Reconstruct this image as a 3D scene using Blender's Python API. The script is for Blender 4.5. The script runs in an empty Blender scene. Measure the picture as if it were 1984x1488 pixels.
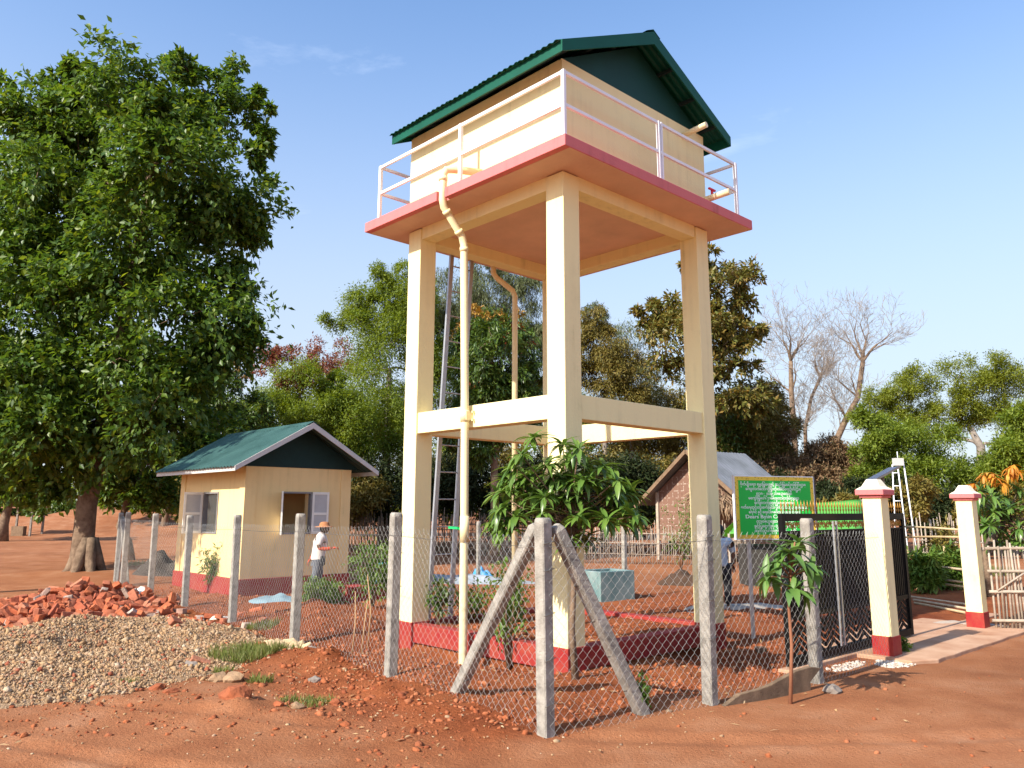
import bpy, bmesh, math, random
import numpy as np
from mathutils import Vector, Matrix, noise

random.seed(7)
rng = np.random.default_rng(11)
sc = bpy.context.scene
col = sc.collection
R = math.radians

# ------------------------------------------------------------------ camera
FPX, PITCH, ROLL, CAMH = 1557.2, 0.1868, 0.0021, 1.9374
cp, sp, cr, sr = math.cos(PITCH), math.sin(PITCH), math.cos(ROLL), math.sin(ROLL)
Fv = Vector((0, cp, sp)); U0 = Vector((0, -sp, cp)); R0 = Vector((1, 0, 0))
Rv = R0 * cr + U0 * sr; Uv = -R0 * sr + U0 * cr
cam_d = bpy.data.cameras.new('camera'); cam = bpy.data.objects.new('camera', cam_d); col.objects.link(cam)
cam_d.sensor_width = 36; cam_d.lens = FPX / 1984 * 36; cam_d.shift_y = -50 / 1984
cam_d.clip_start = .1; cam_d.clip_end = 3000
mw = Matrix((Rv, Uv, -Fv)).transposed().to_4x4(); mw.translation = (0, 0, CAMH)
cam.matrix_world = mw
sc.camera = cam

# ------------------------------------------------------------------ sky and sun
SUN_EL = R(36); SUN_AZ = (-.728, -.686)            # the sun stands behind and to the left
world = bpy.data.worlds.new('World'); sc.world = world; world.use_nodes = True
wn = world.node_tree; wn.nodes.clear()
sky = wn.nodes.new('ShaderNodeTexSky'); sky.sky_type = 'NISHITA'; sky.sun_disc = False
sky.sun_elevation = SUN_EL; sky.sun_rotation = math.atan2(SUN_AZ[0], SUN_AZ[1])
sky.altitude = 100; sky.air_density = 1.0; sky.dust_density = 1.2; sky.ozone_density = 3.0
bg = wn.nodes.new('ShaderNodeBackground'); bg.inputs[1].default_value = .15
out = wn.nodes.new('ShaderNodeOutputWorld')
# faint high cirrus
tc = wn.nodes.new('ShaderNodeTexCoord'); mp = wn.nodes.new('ShaderNodeMapping')
mp.inputs['Scale'].default_value = (1.6, 1.6, 4.0); mp.inputs['Rotation'].default_value = (.3, .5, .4)
n1 = wn.nodes.new('ShaderNodeTexNoise'); n1.inputs['Scale'].default_value = 1.7; n1.inputs['Detail'].default_value = 7; n1.inputs['Roughness'].default_value = .62; n1.inputs['Distortion'].default_value = .6
cr1 = wn.nodes.new('ShaderNodeValToRGB'); cr1.color_ramp.elements[0].position = .60; cr1.color_ramp.elements[1].position = .9
cr1.color_ramp.elements[0].color = (0, 0, 0, 1); cr1.color_ramp.elements[1].color = (.32, .32, .32, 1)
mx = wn.nodes.new('ShaderNodeMix'); mx.data_type = 'RGBA'; mx.blend_type = 'MIX'; mx.inputs['B'].default_value = (5.6, 6.1, 6.9, 1)
L = wn.links.new
L(tc.outputs['Generated'], mp.inputs[0]); L(mp.outputs[0], n1.inputs['Vector']); L(n1.outputs[0], cr1.inputs[0])
hs0 = wn.nodes.new('ShaderNodeHueSaturation'); hs0.inputs['Saturation'].default_value = 1.05; hs0.inputs['Value'].default_value = 1.14
sepz = wn.nodes.new('ShaderNodeSeparateXYZ'); mrz = wn.nodes.new('ShaderNodeMapRange'); mrz.interpolation_type = 'SMOOTHSTEP'
mrz.inputs['From Min'].default_value = .62; mrz.inputs['From Max'].default_value = .06; mrz.inputs['To Min'].default_value = 0; mrz.inputs['To Max'].default_value = .82
mxh = wn.nodes.new('ShaderNodeMix'); mxh.data_type = 'RGBA'; mxh.inputs['B'].default_value = (2.6, 2.8, 3.05, 1)   # pale dust haze low in the sky, all round
L(tc.outputs['Generated'], sepz.inputs[0]); L(sepz.outputs[2], mrz.inputs[0]); L(mrz.outputs[0], mxh.inputs['Factor'])
L(sky.outputs[0], hs0.inputs['Color']); L(hs0.outputs[0], mxh.inputs['A'])
L(cr1.outputs[0], mx.inputs['Factor']); L(mxh.outputs['Result'], mx.inputs['A']); L(mx.outputs['Result'], bg.inputs[0]); L(bg.outputs[0], out.inputs[0])

sun_d = bpy.data.lights.new('sun', 'SUN'); sun_d.energy = 4.6; sun_d.angle = R(.55); sun_d.color = (1, .93, .80)
sun = bpy.data.objects.new('sun', sun_d); col.objects.link(sun)
sdir = Vector((SUN_AZ[0] * math.cos(SUN_EL), SUN_AZ[1] * math.cos(SUN_EL), math.sin(SUN_EL)))
sun.rotation_euler = sdir.to_track_quat('Z', 'Y').to_euler(); sun.location = (-12, -10, 20)
sc.view_settings.view_transform = 'Standard'; sc.view_settings.look = 'None'
sc.view_settings.exposure = .85; sc.view_settings.gamma = 1; sc.view_settings.use_curve_mapping = False
sc.cycles.max_bounces = 7; sc.cycles.diffuse_bounces = 4; sc.cycles.glossy_bounces = 2; sc.cycles.transmission_bounces = 4; sc.cycles.transparent_max_bounces = 6
sc.cycles.use_denoising = True
try: sc.cycles.denoiser = 'OPENIMAGEDENOISE'
except Exception: pass
sc.cycles.sample_clamp_indirect = 6

# ------------------------------------------------------------------ placing helpers
def ray(px, py): return Fv + Rv * ((px - 992) / FPX) - Uv * ((py - 694) / FPX)
def gnd(px, py, z=0.):
    v = ray(px, py); return Vector((0, 0, CAMH)) + v * ((z - CAMH) / v.z)
def at(px, py, Y):
    v = ray(px, py); return Vector((0, 0, CAMH)) + v * (Y / v.y)

# ------------------------------------------------------------------ materials
MATS = {}
def nt(name):
    m = bpy.data.materials.new(name); m.use_nodes = True
    t = m.node_tree; b = t.nodes['Principled BSDF']; return m, t, b
def mat(name, c, rough=.8, var=.15, scale=6., c2=None, bump=0., bscale=60., spec=.3, metal=0., f2=.5, detail=5):
    if name in MATS: return MATS[name]
    m, t, b = nt(name); L = t.links.new
    b.inputs['Roughness'].default_value = rough; b.inputs['Specular IOR Level'].default_value = spec; b.inputs['Metallic'].default_value = metal
    tc = t.nodes.new('ShaderNodeTexCoord')
    n = t.nodes.new('ShaderNodeTexNoise'); n.inputs['Scale'].default_value = scale; n.inputs['Detail'].default_value = detail; n.inputs['Roughness'].default_value = .6
    L(tc.outputs['Object'], n.inputs['Vector'])
    r = t.nodes.new('ShaderNodeValToRGB'); L(n.outputs[0], r.inputs[0])
    a = [x * (1 - var) for x in c]; d = [min(1, x * (1 + var)) for x in (c if c2 is None else c)]
    if c2 is not None: d = c2
    r.color_ramp.elements[0].color = (*a, 1); r.color_ramp.elements[1].color = (*d, 1)
    r.color_ramp.elements[0].position = .3; r.color_ramp.elements[1].position = .3 + .8 * f2
    L(r.outputs[0], b.inputs['Base Color'])
    if bump:
        n2 = t.nodes.new('ShaderNodeTexNoise'); n2.inputs['Scale'].default_value = bscale; n2.inputs['Detail'].default_value = 4
        L(tc.outputs['Object'], n2.inputs['Vector'])
        bp = t.nodes.new('ShaderNodeBump'); bp.inputs['Strength'].default_value = bump; bp.inputs['Distance'].default_value = .02
        L(n2.outputs[0], bp.inputs['Height']); L(bp.outputs[0], b.inputs['Normal'])
    MATS[name] = m; return m
def weathered(name, c, amt=.10, splash=None):
    """painted render with faint rain streaks, patchy coats and a little dust"""
    m, t, b = nt(name); L = t.links.new; N = t.nodes.new; b.inputs['Roughness'].default_value = .78; b.inputs['Specular IOR Level'].default_value = .25
    tc = N('ShaderNodeTexCoord'); mp = N('ShaderNodeMapping'); mp.inputs['Scale'].default_value = (9, 9, .45); L(tc.outputs['Object'], mp.inputs[0])
    n1 = N('ShaderNodeTexNoise'); n1.inputs['Scale'].default_value = 1.0; n1.inputs['Detail'].default_value = 5; L(mp.outputs[0], n1.inputs['Vector'])
    n2 = N('ShaderNodeTexNoise'); n2.inputs['Scale'].default_value = 1.6; n2.inputs['Detail'].default_value = 8; n2.inputs['Roughness'].default_value = .65; L(tc.outputs['Object'], n2.inputs['Vector'])
    a = N('ShaderNodeMath'); a.operation = 'ADD'; L(n1.outputs[0], a.inputs[0]); L(n2.outputs[0], a.inputs[1])
    r = N('ShaderNodeValToRGB'); e = r.color_ramp.elements; e[0].position = .62; e[0].color = (*[x * (1 - amt * 2.2) for x in c[:2]], c[2] * (1 - amt * 2.8), 1); e[1].position = 1.0; e[1].color = (*c, 1); e2 = e.new(1.25 if False else .8); e2.color = (*[x * (1 - amt * .5) for x in c], 1)
    L(a.outputs[0], r.inputs[0]); L(r.outputs[0], b.inputs['Base Color'])
    n3 = N('ShaderNodeTexNoise'); n3.inputs['Scale'].default_value = 30; n3.inputs['Detail'].default_value = 5; L(tc.outputs['Object'], n3.inputs['Vector'])
    bp = N('ShaderNodeBump'); bp.inputs['Strength'].default_value = .18; bp.inputs['Distance'].default_value = .02; L(n3.outputs[0], bp.inputs['Height']); L(bp.outputs[0], b.inputs['Normal'])
    MATS[name] = m; return m
def leafmat(name, cols, trans=.3, rough=.45, spec=.35):
    if name in MATS: return MATS[name]
    m, t, b = nt(name); L = t.links.new
    g = t.nodes.new('ShaderNodeNewGeometry'); r = t.nodes.new('ShaderNodeValToRGB')
    L(g.outputs['Random Per Island'], r.inputs[0])
    els = r.color_ramp.elements
    while len(els) < len(cols): els.new(.5)
    for i, c in enumerate(cols):
        els[i].position = i / (len(cols) - 1); els[i].color = (*c, 1)
    L(r.outputs[0], b.inputs['Base Color']); b.inputs['Roughness'].default_value = rough; b.inputs['Specular IOR Level'].default_value = spec
    tr = t.nodes.new('ShaderNodeBsdfTranslucent'); hs = t.nodes.new('ShaderNodeHueSaturation')
    hs.inputs['Hue'].default_value = .485; hs.inputs['Saturation'].default_value = 1.1; hs.inputs['Value'].default_value = 1.5
    L(r.outputs[0], hs.inputs['Color']); L(hs.outputs[0], tr.inputs['Color'])
    ms = t.nodes.new('ShaderNodeMixShader'); ms.inputs[0].default_value = trans
    L(b.outputs[0], ms.inputs[1]); L(tr.outputs[0], ms.inputs[2]); L(ms.outputs[0], t.nodes['Material Output'].inputs['Surface'])
    MATS[name] = m; return m
def islandmat(name, cols, rough=.9, bump=.4, bscale=50, spec=.2):
    m, t, b = nt(name); L = t.links.new
    g = t.nodes.new('ShaderNodeNewGeometry'); r = t.nodes.new('ShaderNodeValToRGB'); L(g.outputs['Random Per Island'], r.inputs[0])
    els = r.color_ramp.elements
    while len(els) < len(cols): els.new(.5)
    for i, c in enumerate(cols): els[i].position = i / (len(cols) - 1); els[i].color = (*c, 1)
    L(r.outputs[0], b.inputs['Base Color']); b.inputs['Roughness'].default_value = rough; b.inputs['Specular IOR Level'].default_value = spec
    tc = t.nodes.new('ShaderNodeTexCoord'); n2 = t.nodes.new('ShaderNodeTexNoise'); n2.inputs['Scale'].default_value = bscale
    L(tc.outputs['Object'], n2.inputs['Vector']); bp = t.nodes.new('ShaderNodeBump'); bp.inputs['Strength'].default_value = bump; bp.inputs['Distance'].default_value = .02
    L(n2.outputs[0], bp.inputs['Height']); L(bp.outputs[0], b.inputs['Normal'])
    MATS[name] = m; return m
def objrandmat(name, cols, rough=.85, bump=.5, bscale=40, spec=.2, mottle=.35):
    """colour picked per object (Object Info random) times a fine mottle"""
    m, t, b = nt(name); L = t.links.new
    g = t.nodes.new('ShaderNodeObjectInfo'); r = t.nodes.new('ShaderNodeValToRGB'); L(g.outputs['Random'], r.inputs[0])
    els = r.color_ramp.elements
    while len(els) < len(cols): els.new(.5)
    for i, c in enumerate(cols): els[i].position = i / (len(cols) - 1); els[i].color = (*c, 1)
    tc = t.nodes.new('ShaderNodeTexCoord'); n = t.nodes.new('ShaderNodeTexNoise'); n.inputs['Scale'].default_value = bscale * .4; n.inputs['Detail'].default_value = 6
    L(tc.outputs['Object'], n.inputs['Vector'])
    mr = t.nodes.new('ShaderNodeMapRange'); mr.inputs['From Min'].default_value = .3; mr.inputs['From Max'].default_value = .7; mr.inputs['To Min'].default_value = 1 - mottle; mr.inputs['To Max'].default_value = 1 + mottle
    L(n.outputs[0], mr.inputs[0])
    mx = t.nodes.new('ShaderNodeMix'); mx.data_type = 'RGBA'; mx.blend_type = 'MULTIPLY'; mx.inputs['Factor'].default_value = 1
    L(r.outputs[0], mx.inputs['A']); L(mr.outputs[0], mx.inputs['B']); L(mx.outputs['Result'], b.inputs['Base Color'])
    b.inputs['Roughness'].default_value = rough; b.inputs['Specular IOR Level'].default_value = spec
    n2 = t.nodes.new('ShaderNodeTexNoise'); n2.inputs['Scale'].default_value = bscale; L(tc.outputs['Object'], n2.inputs['Vector'])
    bp = t.nodes.new('ShaderNodeBump'); bp.inputs['Strength'].default_value = bump; bp.inputs['Distance'].default_value = .02
    L(n2.outputs[0], bp.inputs['Height']); L(bp.outputs[0], b.inputs['Normal'])
    MATS[name] = m; return m

CREAM = weathered('cream_paint', (.86, .75, .41), .13)
CREAM_HUT = weathered('cream_paint_hut', (.85, .62, .29), .13)
RED = mat('red_paint', (.33, .012, .018), .7, .15, 5, c2=(.33, .085, .045), bump=.25, bscale=30, f2=.75, detail=8)
SOFFIT = mat('soffit_paint', (.70, .45, .34), .8, .10, 1.5, bump=.2, bscale=20)
PINK = weathered('pink_paint', (.62, .17, .17), .15)
GREEN = mat('green_metal', (.004, .078, .048), .5, .15, 2, spec=.2)
GREEN_HUT = mat('green_sheet', (.024, .075, .068), .5, .2, 1.5, c2=(.045, .11, .10), spec=.4)
GREEN_D = mat('dark_green_panel', (.006, .052, .045), .6, .12, 2)
WHITE = mat('white_paint', (.80, .82, .86), .5, .05, 4)
GREYW = mat('white_trim', (.54, .52, .49), .6, .08, 4)
TIMBER = mat('roof_timber', (.20, .13, .08), .85, .25, 7)
PVC = mat('cream_pvc', (.80, .68, .40), .4, .05, 3, spec=.45)
STEEL = mat('galvanised_steel', (.42, .43, .45), .45, .12, 8, metal=.6)
WIRE = mat('galvanised_wire', (.44, .44, .42), .5, .1, 10, metal=.1)
CONC = mat('post_concrete', (.27, .245, .21), .9, .35, 7, c2=(.42, .385, .335), bump=.5, bscale=70)
CONC2 = mat('apron_concrete', (.44, .22, .125), .95, .2, 1.6, c2=(.52, .33, .22), bump=.3, bscale=50)
LIME = mat('lime_spill', (.50, .38, .30), .95, .25, 8, c2=(.75, .72, .68), bump=.5)
BLACK = mat('black_gloss', (.006, .006, .006), .55, .2, 5, spec=.12)
GOLD = mat('gold_paint', (.40, .20, .03), .4, .2, 20, spec=.5, metal=.25)
BARK = mat('brown_bark', (.16, .10, .065), .95, .35, 5, c2=(.26, .18, .12), bump=.9, bscale=18)
BARKG = mat('grey_bark', (.20, .17, .145), .95, .3, 5, c2=(.33, .28, .24), bump=.8, bscale=18)
TWIGG = mat('grey_twig', (.30, .25, .21), .9, .2, 9)
TWIG = mat('twig', (.20, .12, .07), .9, .3, 9)
BAMBOO = objrandmat('bamboo', [(.42, .30, .16), (.52, .40, .24), (.34, .24, .14), (.48, .38, .26)], .7, .2, 20, mottle=.2)
BAMBOO_G = objrandmat('weathered_bamboo', [(.33, .27, .21), (.44, .37, .30), (.26, .20, .15), (.40, .34, .28)], .85, .2, 20, mottle=.25)
BRICK = objrandmat('red_brick', [(.37, .098, .045), (.43, .13, .058), (.31, .08, .042), (.40, .165, .095), (.36, .10, .045)], .92, .6, 30, mottle=.25)
MORTARED = objrandmat('mortar_brick', [(.36, .25, .19), (.40, .33, .28), (.33, .19, .14)], .92, .6, 30)

# ------------------------------------------------------------------ mesh helpers
class MB:
    def __init__(s): s.v = []; s.f = []; s.sm = []
    def quadbox(s, c, smooth=False):
        b = len(s.v); s.v += [tuple(x) for x in c]
        for q in ((0, 3, 2, 1), (4, 5, 6, 7), (0, 1, 5, 4), (1, 2, 6, 5), (2, 3, 7, 6), (3, 0, 4, 7)):
            s.f.append(tuple(b + i for i in q)); s.sm.append(smooth)
    def box(s, x0, x1, y0, y1, z0, z1, M=None):
        c = [Vector(p) for p in ((x0, y0, z0), (x1, y0, z0), (x1, y1, z0), (x0, y1, z0), (x0, y0, z1), (x1, y0, z1), (x1, y1, z1), (x0, y1, z1))]
        if M is not None: c = [M @ p for p in c]
        s.quadbox(c); return s
    def bar(s, a, b, w, h=None, up=(0, 0, 1)):
        """rectangular bar from a to b; w across, h along up"""
        a = Vector(a); b = Vector(b); h = h or w; d = (b - a).normalized(); u = Vector(up)
        if abs(d.dot(u)) > .98: u = Vector((0, 1, 0))
        sd = d.cross(u).normalized(); u = sd.cross(d).normalized()
        sd *= w / 2; u *= h / 2
        s.quadbox([a - sd - u, a + sd - u, b + sd - u, b - sd - u, a - sd + u, a + sd + u, b + sd + u, b - sd + u]); return s
    def tube(s, pts, rad, n=8, cap=True, smooth=True):
        pts = [Vector(p) for p in pts]; m = len(pts)
        if not hasattr(rad, '__len__'): rad = [rad] * m
        b = len(s.v); prev = None
        for i, p in enumerate(pts):
            d = (pts[min(i + 1, m - 1)] - pts[max(i - 1, 0)])
            d = d.normalized() if d.length > 1e-9 else Vector((0, 0, 1))
            if prev is None:
                u = d.cross(Vector((0, 0, 1)))
                if u.length < .05: u = d.cross(Vector((0, 1, 0)))
            else: u = prev - d * prev.dot(d)
            u.normalize(); prev = u; w = d.cross(u)
            for k in range(n):
                a = 2 * math.pi * k / n; s.v.append(tuple(p + (u * math.cos(a) + w * math.sin(a)) * rad[i]))
        for i in range(m - 1):
            for k in range(n):
                k2 = (k + 1) % n; s.f.append((b + i * n + k, b + i * n + k2, b + (i + 1) * n + k2, b + (i + 1) * n + k)); s.sm.append(smooth)
        if cap:
            s.f.append(tuple(b + k for k in reversed(range(n)))); s.sm.append(False)
            s.f.append(tuple(b + (m - 1) * n + k for k in range(n))); s.sm.append(False)
        return s
    def poly(s, pts, t, axis):
        """prism: polygon pts extruded by vector axis*t"""
        b = len(s.v); n = len(pts); ax = Vector(axis) * t
        s.v += [tuple(p) for p in pts] + [tuple(Vector(p) + ax) for p in pts]
        s.f.append(tuple(b + i for i in reversed(range(n)))); s.f.append(tuple(b + n + i for i in range(n))); s.sm += [False, False]
        for i in range(n):
            j = (i + 1) % n; s.f.append((b + i, b + j, b + n + j, b + n + i)); s.sm.append(False)
        return s
    def lathe(s, prof, n=10, c=(0, 0, 0), smooth=True):
        b = len(s.v); m = len(prof)
        for r, z in prof:
            for k in range(n):
                a = 2 * math.pi * k / n; s.v.append((c[0] + r * math.cos(a), c[1] + r * math.sin(a), c[2] + z))
        for i in range(m - 1):
            for k in range(n):
                k2 = (k + 1) % n; s.f.append((b + i * n + k, b + i * n + k2, b + (i + 1) * n + k2, b + (i + 1) * n + k)); s.sm.append(smooth)
        s.f.append(tuple(b + k for k in reversed(range(n)))); s.f.append(tuple(b + (m - 1) * n + k for k in range(n))); s.sm += [False, False]
        return s
    def mesh(s, name, m):
        me = bpy.data.meshes.new(name); me.from_pydata(s.v, [], s.f); me.validate()
        if len(me.polygons) == len(s.sm): me.polygons.foreach_set('use_smooth', s.sm)
        bm = bmesh.new(); bm.from_mesh(me); bmesh.ops.recalc_face_normals(bm, faces=bm.faces); bm.to_mesh(me); bm.free()
        if m: me.materials.append(m)
        return me
    def build(s, name, m, parent=None, bevel=0., loc=None):
        o = bpy.data.objects.new(name, s.mesh(name, m)); col.objects.link(o)
        if parent is not None: o.parent = parent
        if loc is not None: o.location = loc
        if bevel:
            bv = o.modifiers.new('bevel', 'BEVEL'); bv.width = bevel; bv.segments = 2; bv.limit_method = 'ANGLE'
        return o
def tag(o, label=None, cat=None, group=None, kind=None):
    if label: o['label'] = label
    if cat: o['category'] = cat
    if group: o['group'] = group
    if kind: o['kind'] = kind
    return o
def thing(name, label, cat, loc=(0, 0, 0), rz=0., group=None):
    o = bpy.data.objects.new(name, None); col.objects.link(o); o.location = loc; o.rotation_euler = (0, 0, rz); o.empty_display_size = .2
    return tag(o, label, cat, group)
def inst(name, me, parent=None, loc=(0, 0, 0), rot=(0, 0, 0), scale=(1, 1, 1)):
    o = bpy.data.objects.new(name, me); col.objects.link(o); o.parent = parent; o.location = loc; o.rotation_euler = rot
    o.scale = scale if hasattr(scale, '__len__') else (scale,) * 3
    return o
def npmesh(name, v, tri, m, parent=None, smooth=False):
    me = bpy.data.meshes.new(name); v = np.ascontiguousarray(v, np.float32); tri = np.ascontiguousarray(tri, np.int32)
    me.vertices.add(len(v)); me.vertices.foreach_set('co', v.ravel())
    me.loops.add(tri.size); me.loops.foreach_set('vertex_index', tri.ravel())
    me.polygons.add(len(tri)); me.polygons.foreach_set('loop_start', np.arange(0, tri.size, tri.shape[1], dtype=np.int32))
    me.update(calc_edges=True)
    if smooth: me.polygons.foreach_set('use_smooth', np.ones(len(tri), bool))
    me.materials.append(m)
    o = bpy.data.objects.new(name, me); col.objects.link(o); o.parent = parent
    return o
def nrm(a): return a / np.maximum(np.linalg.norm(a, axis=-1, keepdims=True), 1e-9)
def leaf_arrays(p, d, n, Ln, W, fold=.18):
    """folded rhombic leaves: 4 verts and 2 tris each"""
    d = nrm(d); sd = nrm(np.cross(d, n)); n = np.cross(sd, d)
    Ln = np.broadcast_to(Ln, (len(p),))[:, None]; W = np.broadcast_to(W, (len(p),))[:, None]
    mid = p + d * Ln * .45
    v = np.stack([p, mid + sd * W * .5 + n * W * fold, p + d * Ln, mid - sd * W * .5 + n * W * fold], 1).reshape(-1, 3)
    b = (np.arange(len(p)) * 4)[:, None]
    t = np.concatenate([b + [[0, 1, 2]], b + [[0, 2, 3]]], 1).reshape(-1, 3)
    return v, t
ICO_V = np.array([(-.5257, 0, .8507), (.5257, 0, .8507), (-.5257, 0, -.8507), (.5257, 0, -.8507), (0, .8507, .5257), (0, .8507, -.5257), (0, -.8507, .5257), (0, -.8507, -.5257), (.8507, .5257, 0), (-.8507, .5257, 0), (.8507, -.5257, 0), (-.8507, -.5257, 0)])
ICO_F = np.array([(0, 1, 4), (0, 4, 9), (9, 4, 5), (4, 8, 5), (4, 1, 8), (8, 1, 10), (8, 10, 3), (5, 8, 3), (5, 3, 2), (2, 3, 7), (7, 3, 10), (7, 10, 6), (7, 6, 11), (11, 6, 0), (0, 6, 1), (6, 10, 1), (9, 11, 0), (9, 2, 11), (9, 5, 2), (7, 11, 2)])
def rocks(pos, size, squash=.65, jit=.28):
    n = len(pos); v = ICO_V[None] * (1 + rng.uniform(-jit, jit, (n, 12, 1)))
    sc3 = np.stack([rng.uniform(.7, 1.3, n), rng.uniform(.7, 1.2, n), squash * rng.uniform(.7, 1.3, n)], 1)
    v = v * sc3[:, None] * np.asarray(size)[:, None, None]
    a = rng.uniform(0, 6.28, n); c, s = np.cos(a)[:, None], np.sin(a)[:, None]
    tl = rng.uniform(-.5, .5, n)[:, None]; x = v[..., 0] * np.cos(tl) + v[..., 2] * np.sin(tl); z = -v[..., 0] * np.sin(tl) + v[..., 2] * np.cos(tl)
    v = np.stack([x * c - v[..., 1] * s, x * s + v[..., 1] * c, z], -1) + pos[:, None]
    return v.reshape(-1, 3), (np.arange(n)[:, None, None] * 12 + ICO_F[None]).reshape(-1, 3)
# ------------------------------------------------------------------ terrain
TO = Vector((.648, 9.688)); TR = .7595; TL = 3.30        # water tower: near corner, turn, side
tcx, tsx = math.cos(TR), math.sin(TR)
def tw(x, y, z=0.): return Vector((TO.x + x * tcx - y * tsx, TO.y + x * tsx + y * tcx, z))
def sstep(a, b, x): t = np.clip((x - a) / (b - a), 0, 1); return t * t * (3 - 2 * t)
def gauss(x, y, cx, cy, sx, sy, a=0.):
    c, s = math.cos(a), math.sin(a); dx, dy = x - cx, y - cy
    return np.exp(-((dx * c + dy * s) / sx) ** 2 - ((-dx * s + dy * c) / sy) ** 2)
CORNER = Vector((.30, 7.45))
def loose(x, y):
    """1 where the soil is dug over (inside the fence and along it), 0 on the trodden road"""
    dl = (x - CORNER.x) * (-.81) + (y - CORNER.y) * (-.58)      # metres outside the side fence line
    df = (x - CORNER.x) * .66 + (y - CORNER.y) * (-.75)         # metres outside the front fence line
    a = sstep(1.9, .3, dl); b = sstep(.35, -.25, df)
    spoil = sstep(3.3, .8, dl) * sstep(-.6, .3, df + 0 * x) * 0
    return np.clip(a * b + spoil, 0, 1) * sstep(26, 16, y)
_perm = np.random.default_rng(3).permutation(512)
def vnoise(x, y):
    xi = np.floor(x).astype(int); yi = np.floor(y).astype(int); fx = x - xi; fy = y - yi
    fx = fx * fx * (3 - 2 * fx); fy = fy * fy * (3 - 2 * fy)
    h = lambda i, j: _perm[(_perm[i & 511] + j) & 511] / 511.
    return (h(xi, yi) * (1 - fx) + h(xi + 1, yi) * fx) * (1 - fy) + (h(xi, yi + 1) * (1 - fx) + h(xi + 1, yi + 1) * fx) * fy - .5
def fbm(x, y, o=4):
    s = 0; a = 1.
    for i in range(o): s = s + a * vnoise(x * 2 ** i + 17 * i, y * 2 ** i + 31 * i); a *= .5
    return s
BUMPS = [(560, 1283, .6, .35, .06), (640, 1290, .7, .35, .09), (720, 1335, .6, .3, .05), (690, 1215, 1.1, .8, .16), (620, 1190, .9, .7, .14), (800, 1370, .7, .4, .08), (1290, 1300, .6, .4, .06), (560, 1215, .7, .5, .10), (470, 1375, .5, .35, .07), (900, 1330, .7, .4, .06), (1180, 1350, .6, .4, .06)]
BUMPW = [(gnd(a, b), c, d, e) for a, b, c, d, e in BUMPS]
def hz(x, y):
    x = np.asarray(x, float); y = np.asarray(y, float)
    lo = loose(x, y)
    z = .05 * fbm(x * .35, y * .35, 3) + .012 * fbm(x * 2.2, y * 2.2, 3)
    z = z + lo * (.075 * fbm(x * 1.1 + 5, y * 1.1, 4) + .05 * fbm(x * 4.3, y * 4.3, 3))
    for p, sx, sy, a in BUMPW: z = z + a * gauss(x, y, p.x, p.y, sx, sy, 2.2) * (1 + 1.1 * fbm(x * 3, y * 3, 4))
    z = z + .09 * gauss(x, y, .7, 9.3, 1.3, 1.3)
    lx = (x - TO.x) * tcx + (y - TO.y) * tsx; ly = -(x - TO.x) * tsx + (y - TO.y) * tcx
    ins = sstep(.03, .17, lx) * sstep(.03, .17, ly) * sstep(TL - .03, TL - .17, lx) * sstep(TL - .03, TL - .17, ly)
    zin = .30 + .05 * fbm(x * 2, y * 2, 4)
    z = z * (1 - ins) + zin * ins
    edge = np.exp(-(lx / .35) ** 2) * (ly > 0) * (ly < 2.4)
    z = z - .05 * edge * (1 - ins)
    gate = sstep(1.2, .4, np.abs((x - 6.4) * .66 - (y - 12.6) * .75)) * sstep(4.5, 3.0, np.abs((x - 6.4) * .75 + (y - 12.6) * .66))
    z = z * (1 - .8 * gate)
    for k_ in (0., 1.45):                                        # cart ruts curving along the open road
        dr = y - (5.9 + k_ + .035 * (x - 2) ** 2); z = z + (1 - lo) * (-.022 * np.exp(-(dr / .10) ** 2) + .012 * np.exp(-((np.abs(dr) - .2) / .08) ** 2)) * (1 + .5 * vnoise(x * 3, y * 3))
    z = z + .10 * gauss(x, y, -12.8, 25.2, 2.2, 1.5)
    # far earth bank beyond the open ground on the left
    z = z + 1.9 * sstep(52, 70, y) * sstep(-12, -22, x + 0 * y) * (1 + .5 * fbm(x * .2, y * .2, 3))
    return z
def hz1(x, y): return float(hz(np.array([x]), np.array([y]))[0])
def grow(a, b, d0, g, dmax=1e9):
    o = [a]; d = d0; s = 1 if b > a else -1
    while (b - o[-1]) * s > 0: o.append(o[-1] + s * d); d = min(d * g, dmax)
    return o
xs = np.array(sorted(set(grow(-8.5, -600, .08, 1.06)[1:] + list(np.arange(-8.5, 9.0, .06)) + grow(9.0, 600, .08, 1.06))))
ys = np.array(sorted(set(grow(5.6, -300, .08, 1.25)[1:] + grow(5.6, 900, .045, 1.0095))))
X, Y = np.meshgrid(xs, ys); Z = hz(X, Y)
nx, ny = len(xs), len(ys)
idx = np.arange(nx * ny).reshape(ny, nx)
quads = np.stack([idx[:-1, :-1], idx[:-1, 1:], idx[1:, 1:], idx[1:, :-1]], -1).reshape(-1, 4)

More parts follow.
